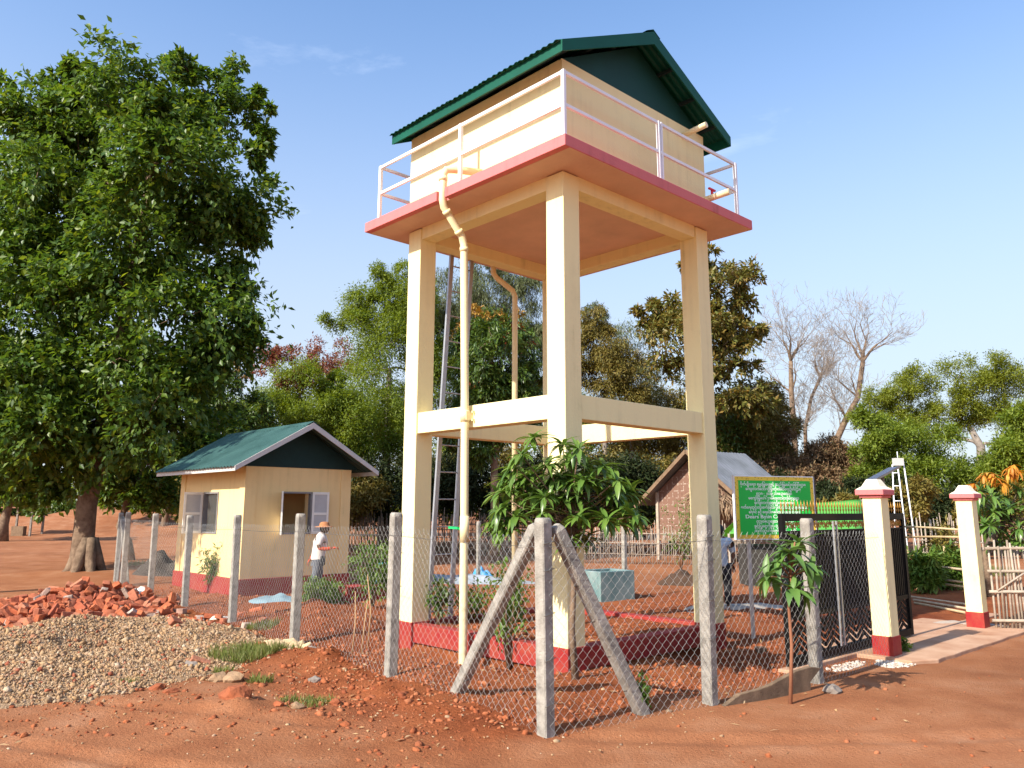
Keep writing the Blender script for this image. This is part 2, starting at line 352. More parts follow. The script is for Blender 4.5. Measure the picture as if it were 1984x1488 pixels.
def ground_material():
    m, t, b = nt('laterite_soil'); L = t.links.new; N = t.nodes.new
    b.inputs['Roughness'].default_value = 1; b.inputs['Specular IOR Level'].default_value = .1
    g = N('ShaderNodeNewGeometry')
    def noise_(s, d=6, r=.6):
        n = N('ShaderNodeTexNoise'); n.inputs['Scale'].default_value = s; n.inputs['Detail'].default_value = d; n.inputs['Roughness'].default_value = r
        L(g.outputs['Position'], n.inputs['Vector']); return n
    def ramp(src, stops):
        r = N('ShaderNodeValToRGB'); e = r.color_ramp.elements
        while len(e) < len(stops): e.new(.5)
        for i, (p, c) in enumerate(stops): e[i].position = p; e[i].color = (*c, 1)
        L(src, r.inputs[0]); return r
    a = noise_(.55, 8); r1 = ramp(a.outputs[0], [(.30, (.17, .044, .018)), (.50, (.28, .080, .029)), (.72, (.36, .128, .053))])
    big_ = noise_(.16, 5); rb_ = ramp(big_.outputs[0], [(.35, (.78, .76, .75)), (.5, (1, 1, 1)), (.66, (1.12, 1.16, 1.2))])
    c = noise_(7, 8, .7); r2 = ramp(c.outputs[0], [(.25, (.70, .66, .62)), (.5, (1, 1, 1)), (.8, (1.15, 1.2, 1.25))])
    mx = N('ShaderNodeMix'); mx.data_type = 'RGBA'; mx.blend_type = 'MULTIPLY'; mx.inputs['Factor'].default_value = .8
    L(r1.outputs[0], mx.inputs['A']); L(r2.outputs[0], mx.inputs['B'])
    # dry dust on the trodden road, carried as a mesh attribute
    at_ = N('ShaderNodeAttribute'); at_.attribute_name = 'trodden'
    mul = N('ShaderNodeMath'); mul.operation = 'MULTIPLY'; mul.inputs[1].default_value = .8; L(at_.outputs['Fac'], mul.inputs[0])
    dust = noise_(1.3, 6); r3 = ramp(dust.outputs[0], [(.28, (.27, .104, .048)), (.5, (.345, .148, .070)), (.72, (.41, .208, .115))])
    m2 = N('ShaderNodeMix'); m2.data_type = 'RGBA'; L(mul.outputs[0], m2.inputs['Factor']); L(mx.outputs['Result'], m2.inputs['A']); L(r3.outputs[0], m2.inputs['B'])
    gt_ = noise_(75, 3, .7); rg_ = ramp(gt_.outputs[0], [(.32, (.72, .68, .65)), (.45, (1, 1, 1)), (.68, (1.05, 1.08, 1.1)), (.78, (1.45, 1.6, 1.8))]); m4 = N('ShaderNodeMix'); m4.data_type = 'RGBA'; m4.blend_type = 'MULTIPLY'; m4.inputs['Factor'].default_value = .8; L(m2.outputs['Result'], m4.inputs['A']); L(rg_.outputs[0], m4.inputs['B'])
    m3 = N('ShaderNodeMix'); m3.data_type = 'RGBA'; m3.blend_type = 'MULTIPLY'; m3.inputs['Factor'].default_value = 1; L(m4.outputs['Result'], m3.inputs['A']); L(rb_.outputs[0], m3.inputs['B']); L(m3.outputs['Result'], b.inputs['Base Color'])
    n1 = noise_(28, 6, .65); n2 = noise_(120, 4, .6)
    ad = N('ShaderNodeMath'); ad.operation = 'MULTIPLY_ADD'; ad.inputs[1].default_value = .35; L(n2.outputs[0], ad.inputs[0]); L(n1.outputs[0], ad.inputs[2])
    inv = N('ShaderNodeMath'); inv.operation = 'MULTIPLY_ADD'; inv.inputs[1].default_value = -.25; inv.inputs[2].default_value = .9; L(at_.outputs['Fac'], inv.inputs[0])
    bp = N('ShaderNodeBump'); bp.inputs['Distance'].default_value = .05; L(inv.outputs[0], bp.inputs['Strength']); L(ad.outputs[0], bp.inputs['Height']); L(bp.outputs[0], b.inputs['Normal'])
    return m
SOIL = ground_material()
ground = npmesh('ground', np.stack([X, Y, Z], -1).reshape(-1, 3), quads, SOIL, smooth=True)
tag(ground, 'red laterite earth, dug over inside the fence and trodden outside', 'ground', kind='structure')
atr = ground.data.attributes.new('trodden', 'FLOAT', 'POINT'); atr.data.foreach_set('value', (1 - loose(X, Y)).ravel().astype(np.float32))

# ------------------------------------------------------------------ water tower
ZC, ZB0, ZB1, ZS, ZT = .373, 3.047, 3.354, 6.24, 6.392
S = .305
T = thing('water_tower', 'tall cream concrete water tower on four columns with pink platform and green roof', 'water tower', (TO.x, TO.y, 0), TR)
for cx in (0, TL - S):
    for cy in (0, TL - S):
        c = MB().box(cx, cx + S, cy, cy + S, -.4, ZS - .02).build('column', CREAM, T, .008)
        MB().box(cx - .012, cx + S + .012, cy - .012, cy + S + .012, -.4, ZC).build('red_base', RED, c, .008)
def ring_beams(name, z0, z1, rec, th, m):
    a, b = rec, rec + th; e = TL
    MB().box(a, b, S, e - S, z0, z1).build(name, m, T, .008)
    MB().box(e - b, e - a, S, e - S, z0, z1).build(name, m, T, .008)
    MB().box(S, e - S, a, b, z0, z1).build(name, m, T, .008)
    MB().box(S, e - S, e - b, e - a, z0, z1).build(name, m, T, .008)
ring_beams('tie_beam', ZB0, ZB1, .025, .23, CREAM)
ring_beams('platform_beam', ZS - .19, ZS + .01, .025, .25, CREAM)
ring_beams('ground_beam', .10, ZC - .02, .03, .2, RED)
OV = .50
slab = MB().box(-OV, TL + OV, -OV, 1.66, ZS, ZT)
slab = MB(); NX = .09; y0, y1 = 1.80, 1.98                    # platform with a notch for the down pipe on the left face
pts = [(-OV, -OV), (TL + OV, -OV), (TL + OV, TL + OV), (-OV, TL + OV), (-OV, y1), (-OV + NX, y1), (-OV + NX, y0), (-OV, y0)]
slab.poly([Vector((x, y, ZS)) for x, y in pts], ZT - ZS, (0, 0, 1)).build('platform', PINK, T, .008)
MB().box(-OV + NX + .005, TL + OV - .012, -OV + .012, TL + OV - .012, ZS - .004, ZS + .02).build('soffit', SOFFIT, T)
WT = 7.80
hw = MB(); th = .12
hw.box(0, TL, 0, th, ZT - .01, WT).box(0, TL, TL - th, TL, ZT - .01, WT).box(0, th, th, TL - th, ZT - .01, WT).box(TL - th, TL, th, TL - th, ZT - .01, WT)
hw.build('tank_wall', CREAM, T)
# railing
RO = .34; rt = 7.35; lo, hi = -RO, TL + RO; mid = TL / 2
posts = [(lo, lo), (lo, mid), (lo, hi), (mid, lo), (hi, lo), (hi, mid), (hi, hi), (mid, hi)]
for x, y in posts:
    w = .05
    if (x, y) == (mid, lo): MB().box(x - .045, x - .015, y - .025, y + .025, ZT - .02, rt).box(x + .015, x + .045, y - .025, y + .025, ZT - .02, rt).box(x - .015, x + .015, y + .01, y + .022, ZT - .02, rt - .01).build('railing_post', WHITE, T)
    else: MB().box(x - w / 2, x + w / 2, y - w / 2, y + w / 2, ZT - .02, rt).build('railing_post', WHITE, T, .004)
for z in (rt - .025, 6.885):
    for a, b in (((lo, lo), (lo, hi)), ((lo, lo), (hi, lo)), ((hi, lo), (hi, hi)), ((lo, hi), (hi, hi))):
        d = (Vector(b) - Vector(a)).normalized() * .024
        MB().bar((a[0] + d.x, a[1] + d.y, z), (b[0] - d.x, b[1] - d.y, z), .034, .042).build('rail', WHITE, T)
# roof: ridge runs along local y, gables at y = -.3 and y = TL+.02
EX, EZ, AZ = .32, 7.80, 8.78
def corr_sheet(x0, z0, x1, z1, ya, yb, amp=.014, pitch=.11, thick=.004):
    """ribbed sheet from eave (x0,z0) to ridge (x1,z1), ribs run up the slope"""
    mb = MB(); n = max(4, int(round((yb - ya) / pitch)) * 4); b = 0
    prof = [(ya + (yb - ya) * i / n, amp * (1 if (i % 4) in (1, 2) else 0)) for i in range(n + 1)]
    nz = Vector((-(z1 - z0), 0, (x1 - x0))).normalized()
    if nz.z < 0: nz = -nz
    vs = []
    for (y, h) in prof:
        for (x, z) in ((x0, z0), (x1, z1)):
            for t in (0, thick): vs.append(Vector((x, y, z)) + nz * (h + t))
    mb.v = [tuple(v) for v in vs]
    for i in range(n):
        a = i * 4; c = a + 4
        for q in ((a + 1, c + 1, c + 3, a + 3), (a, a + 2, c + 2, c), (a, c, c + 1, a + 1), (a + 2, a + 3, c + 3, c + 2)): mb.f.append(q); mb.sm.append(False)
    for a in (0, n * 4): mb.f.append((a, a + 1, a + 3, a + 2)); mb.sm.append(False)
    return mb
def gable_roof(P, x0, x1, ya, yb, ez, az, xe, msheet, mfascia, fh, ft, nsheet, mtrim_gable=None, pitch=.11):
    xm = (x0 + x1) / 2
    rf = thing('roof', None, None); rf.parent = P
    sl = (az - ez) / (xm - (x0 - xe))
    st = (yb - ya) / nsheet
    for i in range(nsheet):
        for sgn in (0, 1):
            a = x0 - xe - .05 if sgn == 0 else x1 + xe + .05
            corr_sheet(a, ez - .05 * sl + .006 * (i % 2), xm, az + .006 * (i % 2), ya + i * st, ya + (i + 1) * st + .04, amp=.014 if pitch < .12 else .03, pitch=pitch).build('roof_sheet', msheet, rf)
    # ridge cap
    MB().poly([Vector((xm - .16, ya - .02, az - .16 * sl + .035)), Vector((xm, ya - .02, az + .04)), Vector((xm + .16, ya - .02, az - .16 * sl + .035)), Vector((xm, ya - .02, az + .026))], yb - ya + .06, (0, 1, 0)).build('ridge_cap', msheet, rf)
    # eave boards
    MB().box(x0 - xe, x0 - xe + ft, ya, yb, ez - fh, ez - .01).build('eave_board', mfascia, rf)
    MB().box(x1 + xe - ft, x1 + xe, ya, yb, ez - fh, ez - .01).build('eave_board', mfascia, rf)
    # barge boards at both gables
    for y in (ya - ft - .002, yb + .002):
        for sgn in (-1, 1):
            xa = xm + sgn * (xm - x0 + xe)
            MB().poly([Vector((xa, y, ez - fh)), Vector((xa, y, ez)), Vector((xm, y, az)), Vector((xm, y, az - fh * 1.25))], ft, (0, 1, 0)).build('barge_board', mtrim_gable or mfascia, rf)
    return rf
rf = gable_roof(T, 0, TL, -.28, TL + .06, EZ, AZ, EX, GREEN, GREEN, .16, .025, 5)
for y in (.02, TL - .05):
    MB().poly([Vector((-.02, y, WT - .01)), Vector((TL + .02, y, WT - .01)), Vector((TL / 2, y, AZ - .10))], .03, (0, 1, 0)).build('gable_panel', GREEN_D, rf)
DKST = mat('dark_steel', (.012, .03, .028), .7)
for x in (.0, .55, 1.1, TL - 1.1, TL - .55, TL):
    zz = EZ + (AZ - EZ) * (1 - abs(x - TL / 2) / (TL / 2 + EX)) - .07
    MB().box(x - .02, x + .02, -.26, TL + .04, zz - .02, zz + .03).build('purlin', DKST, rf)
# stub pipes on the right face
MB().tube([(2.72, .01, 7.62), (2.75, -.42, 7.67)], .045, 12).build('overflow_pipe', PVC, T)
ov = MB().tube([(3.05, .01, 6.62), (3.10, -.55, 6.66)], .05, 12).build('outlet_pipe', PVC, T)
MB().tube([(3.075, -.26, 6.64), (3.075, -.26, 6.76)], .02, 8).box(2.99, 3.16, -.275, -.245, 6.755, 6.78).build('valve_handle', mat('red_plastic', (.6, .02, .05), .4), ov)
# down pipe on the left face, then off the platform edge and to the ground
px = -.40
path = [(.02, 1.60, 6.70), (-.30, 1.84, 6.73), (-.40, 1.89, 6.71), (-.435, 1.91, 6.63), (-.44, 1.91, 6.25), (-.42, 1.91, 6.16), (-.10, 1.88, 5.78), (-.07, 1.87, 5.66), (-.07, 1.86, 5.3), (-.07, 1.80, 3.2), (-.09, 1.76, 1.7), (-.11, 1.73, .0), (-.11, 1.73, -.2)]
dp = MB().tube(path, .055, 14).build('down_pipe', PVC, T)
for a, b in (((-.439, 1.91, 6.54), (-.437, 1.91, 6.60)), ((-.34, 1.903, 6.065), (-.38, 1.907, 6.112)), ((-.13, 1.883, 5.816), (-.17, 1.887, 5.863)), ((-.07, 1.866, 5.56), (-.07, 1.868, 5.62)), ((-.07, 1.80, 3.12), (-.07, 1.80, 3.28)), ((-.092, 1.752, 1.52), (-.09, 1.755, 1.86))):
    MB().tube([a, b], .063, 14).build('pipe_collar', PVC, dp)
MB().box(-.02, .05, 1.70, 1.72, 3.13, 3.16).box(-.02, .05, 1.70, 1.72, 3.24, 3.27).box(-.1, .03, 1.735, 1.755, 3.14, 3.26).build('pipe_bracket', PVC, dp)
MB().tube([(-.09, 1.755, 1.69), (-.115, 1.86, 1.69)], .018, 8).bar((-.115, 1.84, 1.70), (-.12, 2.03, 1.705), .05, .03).build('valve_handle', mat('green_plastic', (.01, .42, .12), .35, spec=.5), dp)
# second drain at the far side
bp_ = [(2.05, TL + .30, 6.3), (2.05, TL + .28, 6.05), (2.12, TL + .27, 5.98), (2.42, TL + .17, 5.78), (2.45, TL + .15, 5.68), (2.45, TL + .15, 0)]
MB().tube(bp_, .05, 10).build('drain_pipe', PVC, T)

# steel ladder leaning against the back of the tower
lb = tw(.84, TL + .42, .0)
LD = thing('steel_ladder', 'long grey galvanised ladder leaning up to the tower platform', 'ladder', tuple(lb), TR)
b0 = Vector((0, 0, -.05)); t0 = Vector((.27, -.14, 6.42)); side = Vector((.44, 0, 0))
for o in (Vector((0, 0, 0)), side): MB().bar(b0 + o, t0 + o, .075, .04, up=(0, -1, 0)).build('side_rail', STEEL, LD)
nr = 15
for i in range(1, nr):
    p = b0.lerp(t0, i / nr); MB().tube([p, p + side], .012, 6).build('rung', STEEL, LD)

# ------------------------------------------------------------------ pump house
HO = Vector((-6.14, 18.775)); HR = math.pi / 2 - .818; HA, HB = 3.75, 2.76; HC, HT = .388, 2.94
H = thing('pump_house', 'small cream pump house with green corrugated roof and open white shutters', 'hut', (HO.x, HO.y, 0), HR)
# local x runs along the right face, local y along the left face
def wall_with_hole(along, fixed, t, L0, L1, h0, h1, z0, z1, zt):
    mb = MB()
    def bx(a0, a1, c0, c1):
        if along == 'x': mb.box(a0, a1, fixed, fixed + t, c0, c1)
        else: mb.box(fixed, fixed + t, a0, a1, c0, c1)
    bx(L0, h0, HC - .05, zt); bx(h1, L1, HC - .05, zt); bx(h0, h1, HC - .05, z0); bx(h0, h1, z1, zt)
    return mb
WR = (.92, 1.72); WL = (1.42, 2.30); WZ = (1.36, 2.36)
wall_with_hole('x', 0, .12, 0, HB, *WR, *WZ, HT).build('wall', CREAM_HUT, H)
wall_with_hole('y', 0, .12, .12, HA - .12, *WL, *WZ, HT).build('wall', CREAM_HUT, H)
wall_with_hole('x', HA - .12, .12, 0, HB, 1.0, 1.8, *WZ, HT).build('wall', CREAM_HUT, H)
wall_with_hole('y', HB - .12, .12, .12, HA - .12, 1.2, 2.0, *WZ, HT).build('wall', CREAM_HUT, H)
for x, y in ((-.03, -.03), (HB - .25, -.03), (-.03, HA - .25), (HB - .25, HA - .25)):
    MB().box(x, x + .28, y, y + .28, HC - .05, HT - .01).build('corner_pilaster', CREAM_HUT, H, .006)
MB().box(-.06, HB + .06, -.06, HA + .06, -.3, HC).build('plinth', RED, H, .01)
hr = gable_roof(H, 0, HB, -.50, HA + .45, 2.90, 4.0, .52, GREEN_HUT, GREYW, .11, .03, 6, pitch=.16)
for y in (.0, HA - .03):
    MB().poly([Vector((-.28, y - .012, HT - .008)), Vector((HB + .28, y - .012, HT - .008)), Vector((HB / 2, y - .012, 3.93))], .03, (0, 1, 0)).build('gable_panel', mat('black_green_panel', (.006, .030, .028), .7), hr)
SHUT = mat('shutter_white', (.80, .76, .67), .6, .06, 5)
SHUTP = mat('shutter_panel', (.47, .46, .44), .7, .06, 5)
DARKF = mat('grey_frame', (.22, .21, .20), .7)
GLASS = None
def glassmat():
    m, t, b = nt('dusty_glass'); b.inputs['Base Color'].default_value = (.55, .6, .58, 1); b.inputs['Roughness'].default_value = .12; b.inputs['Transmission Weight'].default_value = .85
    b.inputs['Alpha'].default_value = .35; return m
GLASS = glassmat()
def shutter(parent, M, w, z0, z1):
    """one leaf hinged at the local origin, opening along +x of M"""
    s = MB().box(0, .05, -.018, .018, z0, z1, M).box(w - .05, w, -.018, .018, z0, z1, M)
    zm = z0 + (z1 - z0) * .48
    for a, b in ((z0, z0 + .06), (zm - .03, zm + .03), (z1 - .06, z1)): s.box(.05, w - .05, -.018, .018, a, b, M)
    so = s.build('shutter', SHUT, parent)
    MB().box(.045, w - .045, -.006, .006, z0 + .05, zm - .02, M).build('shutter_panel', SHUTP, so)
    MB().box(.045, w - .045, -.006, .006, zm + .02, z1 - .05, M).build('shutter_panel', SHUTP, so)
    return so
def window(along, fixed, h0, h1, sgn, angs):
    w = thing('window', None, None); w.parent = H
    z0, z1 = WZ; fr = MB(); t0, t1 = (fixed - .02, fixed + .10)
    def bx(a0, a1, c0, c1):
        if along == 'x': fr.box(a0, a1, t0, t1, c0, c1)
        else: fr.box(t0, t1, a0, a1, c0, c1)
    bx(h0, h0 + .04, z0, z1); bx(h1 - .04, h1, z0, z1); bx(h0 + .04, h1 - .04, z1 - .04, z1); bx(h0 + .04, h1 - .04, z0, z0 + .04)
    fr.build('window_frame', DARKF, w)
    ww = (h1 - h0) / 2 + .01
    for hx, ang in ((h0, angs[0]), (h1, angs[1])):
        if ang is None:
            MB().box(fixed + .03, fixed + .036, h0 + .04, (h0 + h1) / 2 + .25, z0 + .04, z1 - .04).build('pane', GLASS, w); continue
        if along == 'x': M = Matrix.Translation((hx, fixed - .03, 0)) @ Matrix.Rotation(ang, 4, 'Z')
        else: M = Matrix.Translation((fixed - .03, hx, 0)) @ Matrix.Rotation(ang, 4, 'Z')
        shutter(w, M, ww, z0, z1)
window('x', 0, *WR, -1, (R(-117), R(-14)))
window('y', 0, *WL, -1, (None, R(176)))
# ------------------------------------------------------------------ concrete fence posts
def post_mesh(w=.122, h=1.85, deep=.25):
    c = .011; mb = MB()
    sec = [(-w / 2 + c, -w / 2), (w / 2 - c, -w / 2), (w / 2, -w / 2 + c), (w / 2, w / 2 - c), (w / 2 - c, w / 2), (-w / 2 + c, w / 2), (-w / 2, w / 2 - c), (-w / 2, -w / 2 + c)]
    rings = [(-deep, 1, 0), (h * .5, 1, 0), (h - .05, 1, 0), (h - .018, .95, 0), (h, .78, 0)]
    b = 0
    for z, s, _ in rings: mb.v += [(x * s, y * s, z) for x, y in sec]
    for i in range(len(rings) - 1):
        for k in range(8):
            k2 = (k + 1) % 8; mb.f.append((i * 8 + k, i * 8 + k2, (i + 1) * 8 + k2, (i + 1) * 8 + k)); mb.sm.append(i >= 2)
    mb.f.append(tuple(range(7, -1, -1))); mb.f.append(tuple((len(rings) - 1) * 8 + k for k in range(8))); mb.sm += [False, True]
    return mb.mesh('fence_post', CONC)
POSTM = post_mesh(); POSTS_ = post_mesh(.10, 1.62)
LEFT = [Vector((.30, 7.45)), Vector((-1.39, 9.77)), Vector((-3.16, 12.26)), Vector((-4.90, 14.71)), Vector((-6.75, 17.25)), Vector((-8.21, 18.94)), Vector((-9.89, 21.15)), Vector((-10.9, 22.9))]
FRONT = [Vector((.30, 7.45)), Vector((1.98, 8.50)), Vector((3.48, 9.68)), Vector((4.92, 11.18))]
BACK = [Vector((2.57, 18.94)), Vector((.9, 21.2)), Vector((-.95, 23.7))]
FR = math.atan2(.81, -.58)
def wire_tie(parent_z, w):
    pass
DWIRE = mat('dark_wire', (.10, .09, .08), .6)
TIEM = MB().tube([(-.07, -.068, 0), (.03, -.070, .012), (.068, -.068, .02), (.070, .02, .035)], .0032, 5).mesh('tie_wire', DWIRE)
def fpost(p, rz, label, me=None, group=None, z=None):
    o = inst('fence_post', me or POSTM, None, (p.x, p.y, hz1(p.x, p.y) if z is None else z), (random.uniform(-.012, .012), random.uniform(-.012, .012), rz))
    tag(o, label, 'fence post', group); [inst('tie_wire', TIEM, o, (0, 0, z)) for z in (.25, .62, 1.0, 1.38, 1.62)]; return o
fpost(CORNER, TR, 'grey concrete corner post with a leaning stay on both sides', z=.02)
for p, t in zip(LEFT[1:-1], ('concrete fence post beside the outer tower column', 'concrete fence post with torn cardboard at its foot', 'concrete fence post in front of the pump house corner', 'concrete fence post in front of the pump house side window', 'concrete fence post with the crumpled white sack at its foot', 'slim concrete fence post next to the leaning end stay')): fpost(p, FR, t, group='posts of the side fence')
fpost(LEFT[-1], FR, 'shaded concrete end post of the wire fence beside the large tree trunk')
fpost(FRONT[1], TR, 'concrete fence post standing in front of a tower column')
fpost(FRONT[2], TR, 'concrete fence post behind the leafy mango sapling', z=0)
for p, t in zip(BACK, ('concrete fence post standing beside the teal water trough', 'far concrete fence post behind the tower column', 'far concrete fence post behind the green pipe valve')): fpost(p, FR, t, POSTS_)
def brace(base, top, label, nm='fence_brace'):
    a = Vector(base); b = Vector(top); d = (b - a); L_ = d.length; d.normalize()
    mb = MB(); w = .118; c = .015
    sec = [(-w / 2 + c, -w / 2), (w / 2 - c, -w / 2), (w / 2, -w / 2 + c), (w / 2, w / 2 - c), (w / 2 - c, w / 2), (-w / 2 + c, w / 2), (-w / 2, w / 2 - c), (-w / 2, -w / 2 + c)]
    for z in (0, L_ * .5, L_ - .05, L_): mb.v += [(x * (1 if z < L_ else .6), y * (1 if z < L_ else .6), z) for x, y in sec]
    for i in range(3):
        for k in range(8):
            k2 = (k + 1) % 8; mb.f.append((i * 8 + k, i * 8 + k2, i * 8 + 8 + k2, i * 8 + 8 + k)); mb.sm.append(False)
    mb.f.append(tuple(range(7, -1, -1))); mb.f.append(tuple(24 + k for k in range(8))); mb.sm += [False, False]
    o = mb.build(nm, CONC); o.location = a
    zz = d; xx = Vector((0, 0, 1)).cross(zz).normalized(); yy = zz.cross(xx)
    o.matrix_world = Matrix((xx, yy, zz)).transposed().to_4x4(); o.matrix_world.translation = a
    m = Matrix((xx, yy, zz)).transposed().to_4x4(); m.translation = a; o.matrix_world = m
    tag(o, label, 'fence brace')
    for k in range(5):
        z = L_ * (.2 + .17 * k); MB().tube([(-.062, -.02, z), (-.04, -.061, z + .03), (.02, -.062, z + .05)], .0035, 5).build('tie_wire', DWIRE, o)
    return o
brace((-.66, 8.86, -.12), (.235, 7.56, 1.80), 'leaning concrete stay propping the corner post along the side fence')
brace((1.32, 8.17, -.12), (.40, 7.53, 1.80), 'leaning concrete stay propping the corner post along the front fence')
brace((-9.95, 21.55, -.12), (-10.8, 22.75, 1.72), 'leaning concrete stay at the end of the side fence by the tree')

# ------------------------------------------------------------------ chain-link
def chainlink(pts, off, label, H=1.66, w=.05, rad=.0013, name='chain_link_fence', z0=.0):
    F = thing(name, label, 'wire fence', (pts[0].x, pts[0].y, 0)); O = Vector((pts[0].x, pts[0].y))
    for A, B in zip(pts[:-1], pts[1:]):
        d = (B - A); L_ = d.length; d.normalize(); nrmv = Vector((d.y, -d.x)) * off
        n = int(L_ / w); ww = L_ / n; m = int((H - z0) / .052); dz = (H - z0) / m
        i = np.arange(n)[:, None]; j = np.arange(m + 1)[None]
        s = (i + ((i + j) % 2)) * ww; s = s + 0 * j; zz = z0 + j * dz + 0 * i
        sag = -.02 * np.sin(np.pi * s / L_) * (zz / H)
        bow = .015 * np.sin(3.1 * s + 2 * zz) * np.sin(np.pi * s / L_) + .006 * np.where((i + j) % 2, 1, -1)
        gx = A.x + d.x * s + nrmv.x; gy = A.y + d.y * s + nrmv.y
        gz = hz(gx[:, 0], gy[:, 0])[:, None] * 1.0
        g0 = hz1(A.x, A.y); g1 = hz1(B.x, B.y); lin = (g0 + (g1 - g0) * s / L_)
        zz2 = zz + sag + lin * (zz / H) + (gz - .02) * (1 - zz / H)
        P = np.stack([gx - O.x + bow * nrmv.normalized().x, gy - O.y + bow * nrmv.normalized().y, zz2], -1)
        a = P[:, :-1].reshape(-1, 3); b = P[:, 1:].reshape(-1, 3)
        # twisted top ends
        tp = P[:, -1]; tip = tp + np.array([d.x * .02, d.y * .02, .035]) + rng.normal(0, .006, tp.shape)
        a = np.concatenate([a, tp]); b = np.concatenate([b, tip])
        dd = nrm(b - a); u = nrm(np.cross(dd, [d.y, -d.x, .01])); v = np.cross(dd, u); V = []
        for k in range(3):
            an = 2.094 * k; o_ = (u * math.cos(an) + v * math.sin(an)) * rad; V += [a + o_, b + o_]
        V = np.stack(V, 1).reshape(-1, 3); bs = (np.arange(len(a)) * 6)[:, None]
        Tq = np.concatenate([bs + [[0, 2, 3, 1]], bs + [[2, 4, 5, 3]], bs + [[4, 0, 1, 5]]], 1).reshape(-1, 4)
        o = npmesh('wire_mesh', V, Tq, WIRE, F); o['kind'] = 'stuff'
        e0 = Vector((A.x + nrmv.x - O.x, A.y + nrmv.y - O.y, 0)); e1 = Vector((B.x + nrmv.x - O.x, B.y + nrmv.y - O.y, 0))
        MB().tube([e0 + Vector((0, 0, H - .07 + g0)), e0.lerp(e1, .5) + Vector((0, 0, H - .09 + (g0 + g1) / 2)), e1 + Vector((0, 0, H - .07 + g1))], .0026, 5).build('line_wire', MATS['dark_wire'], F)
    return F
chainlink(LEFT, -.068, 'galvanised chain-link fence running from the corner post past the pump house')
chainlink(FRONT, .068, 'galvanised chain-link fence between the corner post and the gate pillar')
chainlink(BACK, -.055, 'far chain-link fence behind the tower beside the teal trough', 1.5, .06)

# ------------------------------------------------------------------ gate pillars, gate, apron
def pillar(p, label, s=.255, h=2.12):
    P = thing('gate_pillar', label, 'gate pillar', (p.x, p.y, 0), TR)
    w = s / 2
    MB().box(-w, w, -w, w, -.2, h).build('shaft', CREAM, P, .008)
    MB().box(-w - .012, w + .012, -w - .012, w + .012, -.2, .29).build('red_base', RED, P, .006)
    c = .195
    cap = MB().box(-w - .03, w + .03, -w - .03, w + .03, h - .005, h + .03).box(-c, c, -c, c, h + .03, h + .11).build('cap_moulding', PINK, P, .012)
    mb = MB(); prof = [(c - .01, h + .11), (c - .07, h + .15), (.085, h + .225), (.07, h + .25)]
    for r, z in prof: mb.v += [(-r, -r, z), (r, -r, z), (r, r, z), (-r, r, z)]
    for i in range(3):
        for k in range(4):
            k2 = (k + 1) % 4; mb.f.append((i * 4 + k, i * 4 + k2, i * 4 + 4 + k2, i * 4 + 4 + k)); mb.sm.append(False)
    mb.f.append((3, 2, 1, 0)); mb.f.append((12, 13, 14, 15)); mb.sm += [False] * 2
    mb.build('cap_top', mat('cap_cream', (.80, .72, .55), .75, .06, 3), P)
    return P
pillar(Vector((5.06, 11.36)), 'cream gate pillar with pink moulded cap in front of the black gate')
pillar(Vector((7.78, 13.98)), 'cream gate pillar with pink moulded cap beside the bamboo hurdle')

gp = Vector((3.37, 10.30)); GL = 3.88; GH = 1.83
G = thing('sliding_gate', 'black steel sliding gate with gold spear tips and herringbone lower panel', 'gate', (gp.x, gp.y, .07), TR)
f = MB(); t = .03
f.box(0, .085, -t, t, 0, GH).box(GL - .085, GL, -t, t, 0, GH).box(.085, GL - .085, -t, t, 0, .10).box(.085, GL - .085, -t, t, GH - .095, GH)
f.build('frame', BLACK, G, .004)
MB().box(.075, GL - .075, -t * .8, t * .8, .54, .60).build('middle_rail', BLACK, G)
MB().box(.075, GL - .075, -t * .6, t * .6, GH - .235, GH - .215).build('upper_rail', BLACK, G)
nb = 54
for i in range(nb):
    x = .10 + (GL - .2) * i / (nb - 1)
    MB().box(x - .017, x + .017, -.012, .012, .60, GH - .235).build('upright_bar', BLACK, G)
MB().box(1.36, 1.39, -.05, -.03, .10, GH - .1).build('stiffener', STEEL, G)
MB().box(1.46, 1.49, -.05, -.03, .10, GH - .1).build('stiffener', STEEL, G)
# herringbone lattice
ncol = 16; cw = (GL - .15) / ncol; y0g, y1g = .09, .54; nrow = 5; rh = (y1g - y0g) / nrow
sl_a = MB().bar((-.01, 0, -.05), (cw + .01, 0, .095), .014, .048, up=(0, 0, 1)).mesh('lattice_slat', BLACK)
sl_b = MB().bar((-.01, 0, .095), (cw + .01, 0, -.05), .014, .048, up=(0, 0, 1)).mesh('lattice_slat', BLACK)
for c in range(ncol):
    for r_ in range(nrow):
        inst('lattice_slat', sl_a if c % 2 == 0 else sl_b, G, (.075 + c * cw, (.006 if c % 2 else -.006), y0g + (r_ + .25) * rh))
